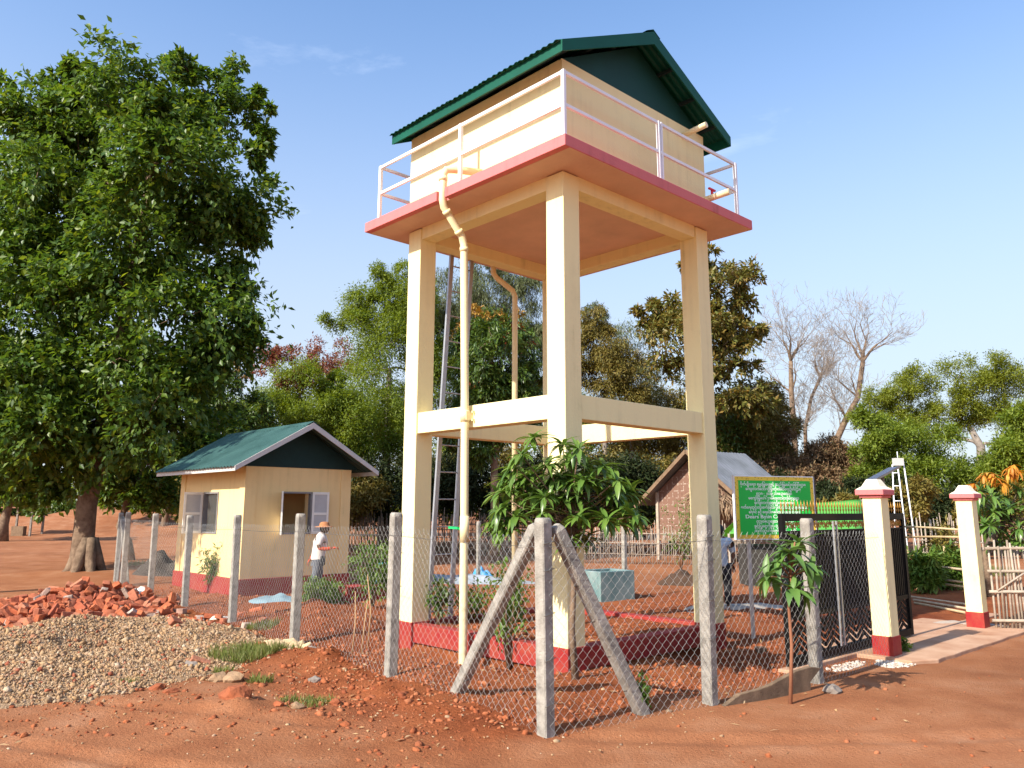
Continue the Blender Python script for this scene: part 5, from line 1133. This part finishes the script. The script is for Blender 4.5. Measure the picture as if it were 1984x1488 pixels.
# bamboo hurdle right of the gate
hb = Vector((7.98, 13.90)); HD = thing('bamboo_hurdle', 'weathered bamboo hurdle tied to the far gate pillar', 'bamboo gate', (hb.x, hb.y, 0), R(-14))
HL = 1.9; pm = [MB().tube([(0, 0, -.05), (.008, 0, .7), (0, 0, 1.42 * s)], [.020, .019, .016], 6).mesh('stake', BAMBOO_G) for s in (1, .96, 1.03, .92)]
for i in range(34): inst('stake', random.choice(pm), HD, (.05 + HL * i / 33, random.choice((-.018, .018)), 0), (random.gauss(0, .015), random.gauss(0, .02), random.uniform(0, 6)))
for z in (.16, .62, .95, 1.32): MB().tube([(-.02, -.045, z), (HL * .5, -.05, z + .02), (HL, -.045, z - .03)], [.026, .024, .022], 7).build('rail', BAMBOO_G, HD)
for a, b in (((.1, -.07, .64), (.52, -.07, .93)), ((.52, -.075, .93), (.95, -.07, .62)), ((.52, -.08, .40), (.80, -.075, .72))): MB().tube([a, b], .016, 6).build('diagonal', BAMBOO_G, HD)
# bamboo rails seen through the gateway
RL = thing('bamboo_rail_fence', 'low fence of long yellow bamboo poles across the gateway view', 'bamboo fence', tuple(gnd(1780, 1150)))
rb = gnd(1780, 1150)
for (a, b) in (((1745, 1092), (1880, 1105)), ((1745, 1115), (1880, 1130)), ((1745, 1123), (1885, 1139)), ((1745, 1135), (1885, 1160)), ((1745, 1150), (1885, 1168)), ((1745, 1158), (1885, 1176)), ((1745, 1020), (1880, 1028)), ((1745, 1041), (1880, 1041))):
    p = at(a[0], a[1], rb.y + 1.6) - rb; q_ = at(b[0], b[1], rb.y - 1.0) - rb; MB().tube([p, p.lerp(q_, .5) + Vector((0, 0, .015)), q_], .028, 6).build('pole', BAMBOO, RL)
for x_ in (1760, 1832, 1880):
    p = at(x_, 1090, rb.y + .3) - rb; MB().tube([Vector((p.x, p.y, -.2)), Vector((p.x, p.y, 1.1))], .03, 6).build('upright', BAMBOO, RL)
# poles lying on the ground
for k_, (a, b) in enumerate((((1770, 1162), (1890, 1182)), ((1772, 1168), (1886, 1190)), ((1765, 1156), (1880, 1172)))):
    p = gnd(*a, .04); q_ = gnd(*b, .04); o = MB().tube([Vector((0, 0, 0)), q_ - p], .026, 6).build('bamboo_pole', BAMBOO); o.location = p; tag(o, 'long bamboo pole lying on the ground behind the gateway', 'bamboo pole', 'poles lying behind the gateway')

# ------------------------------------------------------------------ woven bamboo house
def weave():
    m, t, b = nt('woven_bamboo'); L = t.links.new; N = t.nodes.new; tc = N('ShaderNodeTexCoord'); sx = N('ShaderNodeSeparateXYZ'); L(tc.outputs['Object'], sx.inputs[0])
    ad = N('ShaderNodeMath'); ad.operation = 'ADD'; L(sx.outputs[0], ad.inputs[0]); L(sx.outputs[1], ad.inputs[1]); cx = N('ShaderNodeCombineXYZ'); L(ad.outputs[0], cx.inputs[0]); L(sx.outputs[2], cx.inputs[1])
    br = N('ShaderNodeTexBrick'); br.inputs['Scale'].default_value = 2.3; br.inputs['Mortar Size'].default_value = .035; br.inputs['Brick Width'].default_value = .62; br.inputs['Row Height'].default_value = .62; br.offset = 0
    br.inputs['Color1'].default_value = (.21, .115, .08, 1); br.inputs['Color2'].default_value = (.17, .09, .062, 1); br.inputs['Mortar'].default_value = (.42, .34, .28, 1)
    L(cx.outputs[0], br.inputs['Vector']); n = N('ShaderNodeTexNoise'); n.inputs['Scale'].default_value = 9; L(tc.outputs['Object'], n.inputs['Vector'])
    r = N('ShaderNodeValToRGB'); r.color_ramp.elements[0].position = .50; r.color_ramp.elements[1].position = .55; L(n.outputs[0], r.inputs[0])
    mx = N('ShaderNodeMix'); mx.data_type = 'RGBA'; mx.inputs['A'].default_value = (.20, .108, .076, 1); L(r.outputs[0], mx.inputs['Factor']); L(br.outputs['Color'], mx.inputs['B']); L(mx.outputs['Result'], b.inputs['Base Color']); b.inputs['Roughness'].default_value = .9; return m
WV = weave()
hb = at(1274, 1000, 33); HB_ = thing('bamboo_house', 'woven bamboo house on short stilts with a grey metal roof', 'house', (hb.x, 33, 0), R(-50))
hw_, hl_, z0, ze, za = 3.9, 3.2, .85, 2.65, 4.25
MB().box(0, hw_, 0, .05, z0, ze).build('wall', WV, HB_)
MB().poly([Vector((0, .0, ze)), Vector((hw_, .0, ze)), Vector((hw_ / 2, .0, za - .15))], .05, (0, 1, 0)).build('gable_wall', WV, HB_)
MB().box(0, .05, .05, hl_, z0, ze).box(hw_ - .05, hw_, .05, 1.6, z0, ze).box(hw_ - .05, hw_, 2.4, hl_, z0, ze).box(.05, hw_ - .05, hl_ - .05, hl_, z0, ze).build('wall', WV, HB_)
MB().box(-.05, hw_ + .05, -.05, hl_ + .05, z0 - .08, z0).build('floor_deck', TIMBER, HB_)
for x in (.05, hw_ / 2, hw_ - .05):
    for y in (-.02, hl_ / 2, hl_): MB().box(x - .06, x + .06, y - .06, y + .06, -.2, ze if x != hw_ / 2 else z0).build('stilt', BAMBOO_G, HB_)
ZINC = mat('zinc_sheet', (.17, .18, .195), .6, .3, 1.2, metal=.2, spec=.4)
hrf = thing('roof', None, None); hrf.parent = HB_
for i in range(4):
    for x0_, x1_ in ((-.7, hw_ / 2), (hw_ + 1.0, hw_ / 2)): corr_sheet(x0_, za - (abs(x0_ - x1_)) * .80, x1_, za + .01 * (i % 2), -.55 + i * .98, -.55 + (i + 1) * .98 + .05, .018, .2).build('roof_sheet', ZINC, hrf)
for sgn, xe in ((-1, -.7), (1, hw_ + 1.0)):
    MB().bar((xe, -.56, za - abs(xe - hw_ / 2) * .80 - .06), (hw_ / 2, -.56, za - .06), .05, .14, up=(0, 0, 1)).build('barge_board', TIMBER, hrf)
TH = leafmat('palm_thatch', [(.30, .20, .12), (.36, .26, .17), (.24, .15, .09)], .1, .9)
cl = np.array([(hw_ * .62 + .25 * i, -.5, 2.5 - .06 * abs(i - 2), .35) for i in range(6)]); v, t = foliage(cl, 14, .5, .05, 1.2, 10, .25, .2, 77); npmesh('thatch_awning', v, t, TH, HB_)
# green tarpaulin shelter behind the notice board
def sheet(name, label, cat, corners, m, loc, n=14, sag=.12, amp=.03, seed=1, thick=.006):
    c = [Vector(p) for p in corners]; mb = MB()
    for i in range(n + 1):
        for j in range(n + 1):
            u, v = i / n, j / n; p = (c[0] * (1 - u) + c[1] * u) * (1 - v) + (c[3] * (1 - u) + c[2] * u) * v
            p = p + Vector((0, 0, -sag * 4 * u * (1 - u) * v * (1 - v) + amp * noise.noise(Vector((u * 5 + seed, v * 5, seed))))); mb.v.append(tuple(p))
    for i in range(n):
        for j in range(n): a = i * (n + 1) + j; mb.f.append((a, a + n + 1, a + n + 2, a + 1)); mb.sm.append(True)
    o = mb.build(name, m); sd = o.modifiers.new('thick', 'SOLIDIFY'); sd.thickness = thick; o.location = loc; tag(o, label, cat); return o
TARP = leafmat('green_tarp', [(.15, .48, .09), (.15, .48, .09)], .35, .5)
ty = 21.; a_ = at(1412, 1034, ty); b_ = at(1672, 1034, ty); c_ = at(1668, 968, ty + 1.6); d_ = at(1450, 985, ty + 1.6)
TS_ = thing('tarp_shelter', 'bright green tarpaulin shelter behind the notice board and gate', 'shelter', (a_.x, ty, 0)); og = Vector((a_.x, ty, 0))
o = sheet('tarpaulin', None, None, [a_ - og, b_ - og, c_ - og, d_ - og], TARP, (0, 0, 0), 14, .10, .05, 3); o.parent = TS_
o = sheet('tarpaulin', None, None, [d_ - og, c_ - og, c_ - og + Vector((.2, 2.6, -.9)), d_ - og + Vector((-.3, 2.6, -.9))], TARP, (0, 0, 0), 12, .10, .05, 5); o.parent = TS_
for p in (a_, b_, c_, d_): MB().tube([Vector((p.x - og.x, p.y - og.y, -.2)), p - og], .03, 6).build('pole', BAMBOO_G, TS_)
MB().box(.6, 3.2, .4, 1.4, 0, 1.05).build('stored_crate', mat('dark_goods', (.05, .045, .04), .9, .3, 4), TS_)
# small solar panel and steel ladder tower beyond the pillar
ps = at(1710, 925, 20); SPN = thing('solar_panel', 'small tilted solar panel on a bamboo post behind the gate pillar', 'solar panel', (ps.x, 20, 0))
MB().tube([(0, 0, -.2), (0, 0, ps.z)], .04, 7).build('post', BAMBOO, SPN)
M = Matrix.Translation((0, 0, ps.z + .08)) @ Matrix.Rotation(R(-27), 4, 'Y'); MB().box(-.36, .36, -.3, .3, -.02, .02, M).build('frame', mat('alu', (.10, .09, .085), .5), SPN); MB().box(-.33, .33, -.27, .27, .021, .026, M).build('cells', mat('solar_cells', (.02, .025, .06), .2, spec=.6), SPN)
lt = at(1752, 1035, 22); LT = thing('ladder_mast', 'slim white ladder mast with a small box on top', 'mast', (lt.x, 22, 0))
for dx, dx2, top in ((-.30, -.16, 900), (.10, -.02, 900), (.35, .14, 888)):
    MB().tube([Vector((dx, 0, -.1)), Vector((dx2, 0, at(1745, top, 22).z))], .018, 6).build('leg', WHITE, LT)
for z in (.6, 1.0, 1.4, 1.8, 2.2, 2.6, 2.95): MB().tube([(-.28 + z * .04, 0, z), (.08 - z * .03, 0, z)], .014, 5).build('rung', WHITE, LT)
zt2 = at(1745, 895, 22).z; MB().box(-.12, .12, -.08, .08, zt2 - .10, zt2 + .10).build('control_box', GREYW, LT); MB().tube([(.0, 0, zt2 + .1), (.0, 0, zt2 + .28)], .012, 5).build('aerial', WHITE, LT)

# ------------------------------------------------------------------ trough, tarps and bits
tb = gnd(1170, 1160); TRG = thing('water_trough', 'square teal concrete water trough behind the tower column', 'trough', (tb.x + .05, tb.y, 0), TR - .15)
TEAL = mat('teal_concrete', (.11, .24, .25), .85, .3, 2, c2=(.26, .33, .32), bump=.4)
hh_ = .62; mb = MB(); mb.box(-.5, .5, -.4, -.3, -.2, hh_).box(-.5, .5, .3, .4, -.2, hh_).box(-.5, -.4, -.3, .3, -.2, hh_).box(.4, .5, -.3, .3, -.2, hh_).build('basin_wall', TEAL, TRG, .01); MB().box(-.4, .4, -.3, .3, -.2, .42).build('water', mat('trough_water', (.05, .10, .10), .08, spec=.6), TRG)
def crumple(name, label, cat, px_, py_, sx, sy, h, m, seed, sub=4, rot=0.):
    g_ = gnd(px_, py_); bm = bmesh.new(); bmesh.ops.create_grid(bm, x_segments=26, y_segments=26, size=1)
    for v in bm.verts:
        r = min(1, math.hypot(v.co.x, v.co.y)); e = (1 - r ** 2); n = noise.noise(Vector((v.co.x * 2.2, v.co.y * 2.2, seed))) * .5 + .3 * abs(noise.noise(Vector((v.co.x * 5, v.co.y * 5, seed + 3)))); k = 1 + .3 * noise.noise(Vector((v.co.x, v.co.y, seed + 9)))
        v.co = Vector((v.co.x * sx * k, v.co.y * sy * k, max(-.03, h * (e * .6 + n * e)) + (-.05 if r > .96 else .0)))
    me = bpy.data.meshes.new(name); bm.to_mesh(me); bm.free(); me.polygons.foreach_set('use_smooth', [True] * len(me.polygons)); me.materials.append(m)
    o = bpy.data.objects.new(name, me); col.objects.link(o); o.location = (g_.x, g_.y, hz1(g_.x, g_.y)); o.rotation_euler.z = rot; tag(o, label, cat); return o
crumple('tarpaulin', 'crumpled pale blue sheet on the soil in front of the pump house', 'tarpaulin', 537, 1165, .6, .4, .16, mat('pale_blue_sheet', (.20, .29, .33), .6, .15, 4), 3)
crumple('tarpaulin', 'long grey-blue plastic sheeting heaped behind the tower', 'tarpaulin', 885, 1128, 2.2, .7, .26, mat('grey_sheet', (.26, .29, .33), .45, .35, 2, c2=(.42, .46, .50)), 5)
crumple('tarpaulin', 'bright blue plastic scrap on the grey sheeting', 'tarpaulin', 935, 1118, .35, .2, .40, mat('bright_blue', (.06, .28, .52), .5), 7)
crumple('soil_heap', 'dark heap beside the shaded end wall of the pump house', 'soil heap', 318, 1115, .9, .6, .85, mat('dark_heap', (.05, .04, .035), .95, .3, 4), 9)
crumple('soil_heap', 'low earth heap behind the tower near the walking path', 'soil heap', 1330, 1132, .8, .5, .45, mat('dark_heap2', (.07, .04, .025), .95, .3, 4), 12)
crumple('sack', 'crumpled white plastic sack lying by the side fence', 'sack', 270, 1163, .42, .22, .32, mat('white_sack', (.72, .70, .64), .7, .1, 4), 11, rot=-.4)
crumple('rag', 'small torn white scrap beside a side fence post', 'rag', 425, 1199, .2, .1, .08, mat('white_rag', (.62, .56, .48), .8), 15)
crumple('dirt_bank', 'grey wash-out drain bank behind the open gate', 'soil heap', 1850, 1212, .9, .35, .08, mat('grey_silt', (.40, .33, .27), .95, .15, 4), 16)
crumple('cement_patch', 'grey cement drain strip behind the notice board', 'cement', 1450, 1178, 1.3, .45, .09, mat('grey_cement', (.36, .31, .26), .95, .15, 4), 17)
cb = gnd(556, 1266); o = sheet('cardboard', 'torn tan cardboard lying at the foot of the side fence', 'cardboard', [(-.32, -.1, .12), (.05, -.22, .02), (.36, .02, .05), (.0, .18, .14)], mat('tan_card', (.55, .40, .24), .9, .12, 5), (cb.x, cb.y, hz1(cb.x, cb.y) + .02), 12, -.02, .07, 4)
g_ = gnd(511, 1150); o = MB().tube([(0, 0, -.1), (0, 0, .42)], .035, 10).tube([(0, 0, .42), (0, 0, .47)], .045, 10).box(-.11, .11, -.02, .02, .44, .47).build('pipe_stub', mat('turquoise_pvc', (.04, .42, .50), .4)); o.location = g_; tag(o, 'turquoise pipe stub standing in front of the pump house', 'pipe')
g_ = gnd(735, 1110); o = MB().tube([(0, 0, -.3), (0, 0, .42), (.02, .01, .46), (.30, .1, .46)], .035, 10).build('pipe', MATS['turquoise_pvc']); o.location = (-2.95, 18.2, .3); tag(o, 'bent turquoise pipe rising from the low red plinth', 'pipe')
g_ = gnd(722, 1166); o = MB().box(-.65, .65, 0, .5, -.2, .34).build('plinth', RED, None, .01); o.location = (g_.x, g_.y, 0); o.rotation_euler.z = TR; 
tag(o, 'low red painted plinth between pump house and tower', 'plinth'); o.name = 'pump_plinth'
# logs and small shed far away on the open ground
for k_, (a, b, lab) in enumerate((((95, 1024), (150, 1016), 'long bare log lying on the far open ground'), ((110, 1012), (160, 1014), 'second log lying behind the long one'))):
    p = gnd(*a, .12); q_ = gnd(*b, .12); o = MB().tube([Vector((0, 0, 0)), (q_ - p) * .5 + Vector((0, 0, .1)), q_ - p], [.16, .14, .1], 8).build('log', BARKG); o.location = p; tag(o, lab, 'log')
sh = at(35, 1005, 55); SH = thing('market_stall', 'tiny open shed on the far ground past the large tree', 'shed', (sh.x, 55, 0)); 
for x in (-.9, .9):
    for y in (0, 1.4): MB().box(x - .06, x + .06, y - .06, y + .06, -.2, 2.0).build('post', BARKG, SH)
MB().box(-1.1, 1.1, -.2, 1.6, 2.0, 2.08).build('roof', mat('rusty', (.30, .15, .09), .9), SH); MB().box(-.5, .3, .2, .6, .0, .8).build('crate', TIMBER, SH)
o = make_tree('broadleaf_tree', 'distant tree trunk at the edge of the open ground', tbase(8, 50), [(10, 930, 70, 40), (60, 940, 50, 35)], 50, 34, 26, .3, .14, LF_BIG, BARK, .35, .8, (.35, .5), .3, 12, None, 81)
make_tree('broadleaf_tree', 'distant rounded tree behind the fence end brace', tbase(320, 60), [(330, 920, 80, 55), (260, 940, 70, 40), (400, 930, 50, 50)], 60, 50, 28, .3, .13, LF_DARK, BARK, .3, .8, (.35, .5), .3, 12, None, 82)

# ------------------------------------------------------------------ people
def skin_body(name, joints, edges, m, parent, root=0, sub=2):
    me = bpy.data.meshes.new(name); me.from_pydata([j[:3] for j in joints], edges, []); o = bpy.data.objects.new(name, me); col.objects.link(o); o.parent = parent
    bm = bmesh.new(); bm.from_mesh(me); lay = bm.verts.layers.skin.verify(); bm.verts.ensure_lookup_table()
    for i, v in enumerate(bm.verts):
        r = joints[i][3]; rr = r if hasattr(r, '__len__') else (r, r); v[lay].radius = rr; v[lay].use_root = (i == root)
    bm.to_mesh(me); bm.free(); me.materials.append(m)
    s = o.modifiers.new('skin', 'SKIN'); s.use_smooth_shade = True; ss = o.modifiers.new('sub', 'SUBSURF'); ss.levels = sub; ss.render_levels = sub
    return o
SKIN = mat('skin_brown', (.13, .065, .04), .6, .08, 6); 
def hand(parent, wrist, d, up, m, s=1., curl=.5):
    """palm and five bent fingers as one skinned chain set"""
    wrist = Vector(wrist); d = Vector(d).normalized(); up = Vector(up); sd = d.cross(up).normalized(); up = sd.cross(d)
    J = [(*wrist, (.020 * s, .026 * s)), (*(wrist + d * .05 * s), (.014 * s, .034 * s))]; E = [(0, 1)]
    for k, (o_, l) in enumerate(((-.030, .065), (-.010, .078), (.011, .073), (.030, .058))):
        b = wrist + d * .085 * s + sd * o_ * s; i = len(J); J += [(*b, .010 * s), (*(b + (d * .9 - up * curl * .6) * l * .5 * s), .0085 * s), (*(b + (d * .8 - up * curl * 1.0) * l * s - up * curl * .02), .007 * s)]; E += [(1, i), (i, i + 1), (i + 1, i + 2)]
    i = len(J); b = wrist + d * .03 * s - sd * .035 * s; J += [(*b, .011 * s), (*(b + (d * .7 - sd * .6) * .04 * s), .0095 * s), (*(b + (d - sd * .4) * .07 * s), .008 * s)]; E += [(0, i), (i, i + 1), (i + 1, i + 2)]
    return skin_body('hand', J, E, m, parent, 0, 1)
def head(parent, c, m, hairm, face=1., s=1.):
    """head looking along +x: skull, jaw, nose, ears, eyes; hair cap as a child"""
    bm = bmesh.new(); bmesh.ops.create_uvsphere(bm, u_segments=20, v_segments=16, radius=1)
    for v in bm.verts:
        x, y, z = v.co; zz = z * .125; w = 1 - .28 * max(0, -z) ** 1.3; xx = x * .098 * (w + .05); yy = y * .078 * w
        if x > .75 and -.35 < z < .12 and abs(y) < .28: xx += .020 * (1 - abs(y) / .28) * (1 - abs(z + .12) / .25) if abs(z + .12) < .25 else 0
        if x > .7 and -.75 < z < -.55: xx += .008
        if x > .8 and .02 < z < .25 and .2 < abs(y) < .5: xx -= .008
        if abs(y) > .86 and -.2 < z < .25 and x < .2: yy *= 1.22
        v.co = Vector((xx, yy, zz)) * s + Vector(c)
    me = bpy.data.meshes.new('head'); bm.to_mesh(me); bm.free(); me.polygons.foreach_set('use_smooth', [True] * len(me.polygons)); me.materials.append(m); o = bpy.data.objects.new('head', me); col.objects.link(o); o.parent = parent
    for sgn in (-1, 1):
        e = MB().lathe([(.001, -.008), (.008, -.004), (.010, 0), (.008, .004), (.001, .008)], 8, (c[0] + .088 * s, c[1] + sgn * .030 * s, c[2] + .012 * s)).build('eye', mat('eye_dark', (.03, .02, .015), .2), o)
    bm = bmesh.new(); bmesh.ops.create_uvsphere(bm, u_segments=20, v_segments=14, radius=1)
    dl = [v for v in bm.verts if (v.co.x > .45 and v.co.z < .45) or v.co.z < -.45 or (v.co.x > -.1 and v.co.z < .1)]
    bmesh.ops.delete(bm, geom=dl, context='VERTS')
    for v in bm.verts: v.co = Vector((v.co.x * .107, v.co.y * .086, v.co.z * .134)) * s * (1 + .03 * noise.noise(v.co * 8)) + Vector(c)
    me = bpy.data.meshes.new('hair'); bm.to_mesh(me); bm.free(); me.materials.append(hairm); h_ = bpy.data.objects.new('hair', me); col.objects.link(h_); h_.parent = o; sd = h_.modifiers.new('t', 'SOLIDIFY'); sd.thickness = .012
    return o
HAIR = mat('black_hair', (.012, .010, .009), .5)
# the man walking past the pump house: facing +x of his own frame
Ym = 18.6; mp_ = at(617, 1050, Ym); MAN = thing('person', 'man in straw hat, white shirt and grey trousers walking past the pump house', 'person', (mp_.x, Ym, hz1(mp_.x, Ym)), R(12))
SHIRT = mat('white_shirt', (.66, .60, .56), .85, .1, 10, bump=.4, bscale=14); TROU = mat('grey_trousers', (.11, .12, .14), .9, .15, 10, bump=.3, bscale=14); GLOVE = mat('orange_red_glove', (.42, .07, .03), .6, .15, 12)
body = [(0, 0, .86, (.13, .15)), (.015, 0, 1.02, (.115, .145)), (.045, 0, 1.20, (.125, .17)), (.065, 0, 1.34, (.085, .14)), (.085, 0, 1.40, .055), (.10, 0, 1.44, .05),
        (.06, .185, 1.34, .062), (.02, .225, 1.15, .050), (.10, .235, 1.02, .042), (.06, -.185, 1.34, .062), (.00, -.225, 1.13, .050), (.12, -.23, 1.05, .042),
        (.01, .09, .78, .10), (.05, .10, .47, .072), (-.06, .10, .10, .048), (.07, .10, .04, .040), (.01, -.09, .78, .10), (-.03, -.10, .48, .072), (-.22, -.10, .15, .048), (-.12, -.10, .06, .040)]
edg = [(0, 1), (1, 2), (2, 3), (3, 4), (4, 5), (3, 6), (6, 7), (7, 8), (3, 9), (9, 10), (10, 11), (0, 12), (12, 13), (13, 14), (14, 15), (0, 16), (16, 17), (17, 18), (18, 19)]
def slim(js): return [(*j[:3], tuple(q * .62 for q in j[3])) if i < 3 else ((*j[:3], j[3] * .7) if i in (12, 13, 14, 16, 17, 18) else j) for i, j in enumerate(js)]   # the body is thinner where clothes cover it
bo = skin_body('body', slim(body), edg, SKIN, MAN)
def shell(name, js, es, m, root=0, grow_=.014): return skin_body(name, [(*j[:3], tuple(r + grow_ for r in (j[3] if hasattr(j[3], '__len__') else (j[3], j[3])))) for j in js], es, m, MAN if name[0] != '_' else None, root)
shell('shirt', [(0, 0, .80, (.125, .15)), body[0], body[1], body[2], body[3], (.088, 0, 1.425, .058), body[6], body[7], body[9], body[10]], [(0, 1), (1, 2), (2, 3), (3, 4), (4, 5), (4, 6), (6, 7), (4, 8), (8, 9)], SHIRT, 2, .018)
shell('trousers', [(0, 0, .92, (.125, .15)), body[12], body[13], body[14], body[16], body[17], body[18]], [(0, 1), (1, 2), (2, 3), (0, 4), (4, 5), (5, 6)], TROU, 0, .02)
# forearms in long orange gloves, one reaching forward, one trailing behind
shell('glove', [(0, -.23, 1.09, .042), (.18, -.23, 1.07, .040), (.30, -.23, 1.09, .034)], [(0, 1), (1, 2)], GLOVE, 0, .004); hand(MAN, (.30, -.23, 1.09), (1, 0, .12), (0, 0, 1), GLOVE, 1.05, .5)
shell('glove', [(-.02, .235, 1.06, .042), (-.10, .235, .93, .040), (-.17, .235, .83, .034)], [(0, 1), (1, 2)], GLOVE, 0, .004); hand(MAN, (-.17, .235, .83), (-.5, 0, -.9), (-.8, 0, .5), GLOVE, 1.05, .5)
for jx, jy in ((.02, .10), (-.17, -.10)):
    MB().poly([Vector((jx - .08, jy - .045, .0)), Vector((jx + .16, jy - .045, 0)), Vector((jx + .18, jy, 0)), Vector((jx + .16, jy + .045, 0)), Vector((jx - .08, jy + .045, 0))], .07, (0, 0, 1)).build('boot', mat('dark_boot', (.03, .025, .02), .7), MAN, .02)
hd = head(MAN, (.125, 0, 1.515), SKIN, HAIR)
MB().lathe([(.215, 1.575), (.19, 1.592), (.115, 1.60), (.108, 1.65), (.085, 1.685), (.04, 1.695), (.001, 1.697)], 20, (.115, 0, -.03)).build('hat', mat('straw_hat', (.38, .16, .07), .9, .15, 30, bump=.4), MAN)
MB().box(.06, .17, -.215, -.165, .72, .92).build('bag', mat('dark_bag', (.03, .03, .035), .8), MAN, .02)
# the man standing behind the far column, seen from behind
mp2 = Vector((at(1398, 1100, 16.7).x, 16.7, 0)); MAN2 = thing('person', 'man in light blue shirt and dark trousers standing behind the far tower column', 'person', (mp2.x, mp2.y, hz1(mp2.x, mp2.y)), R(80))
MAN_ = MAN; MAN = MAN2
B2 = [(0, 0, .88, (.13, .15)), (-.01, 0, 1.04, (.12, .15)), (0, 0, 1.22, (.125, .18)), (0, 0, 1.33, (.09, .15)), (.015, 0, 1.41, .05), (.02, 0, 1.46, .048), (0, .20, 1.32, .062), (-.01, .235, 1.08, .048), (.12, .20, .92, .038), (0, -.20, 1.32, .062), (-.01, -.235, 1.08, .048), (.03, -.24, .86, .038), (0, .09, .80, .10), (0, .10, .46, .07), (-.02, .10, .08, .045), (.11, .10, .04, .04), (0, -.09, .80, .10), (0, -.10, .46, .07), (-.02, -.10, .08, .045), (.11, -.10, .04, .04)]
skin_body('body', slim(B2), edg, SKIN, MAN2)
BLUE = mat('light_blue_shirt', (.36, .46, .56), .85, .08, 10, bump=.4, bscale=14)
shell('shirt', [(0, 0, .80, (.13, .15)), B2[0], B2[1], B2[2], B2[3], (.015, 0, 1.42, .056), B2[6], B2[7], B2[9], B2[10]], [(0, 1), (1, 2), (2, 3), (3, 4), (4, 5), (4, 6), (6, 7), (4, 8), (8, 9)], BLUE, 2, .02)
shell('trousers', [B2[0], B2[12], B2[13], B2[14], B2[16], B2[17], B2[18]], [(0, 1), (1, 2), (2, 3), (0, 4), (4, 5), (5, 6)], mat('black_trousers', (.02, .02, .024), .9), 0, .018)
hand(MAN2, (.12, .20, .92), (1, 0, -.3), (0, 0, 1), SKIN, 1, .5); hand(MAN2, (.03, -.24, .86), (.2, 0, -1), (1, 0, .2), SKIN, 1, .5); head(MAN2, (.03, 0, 1.53), SKIN, HAIR)
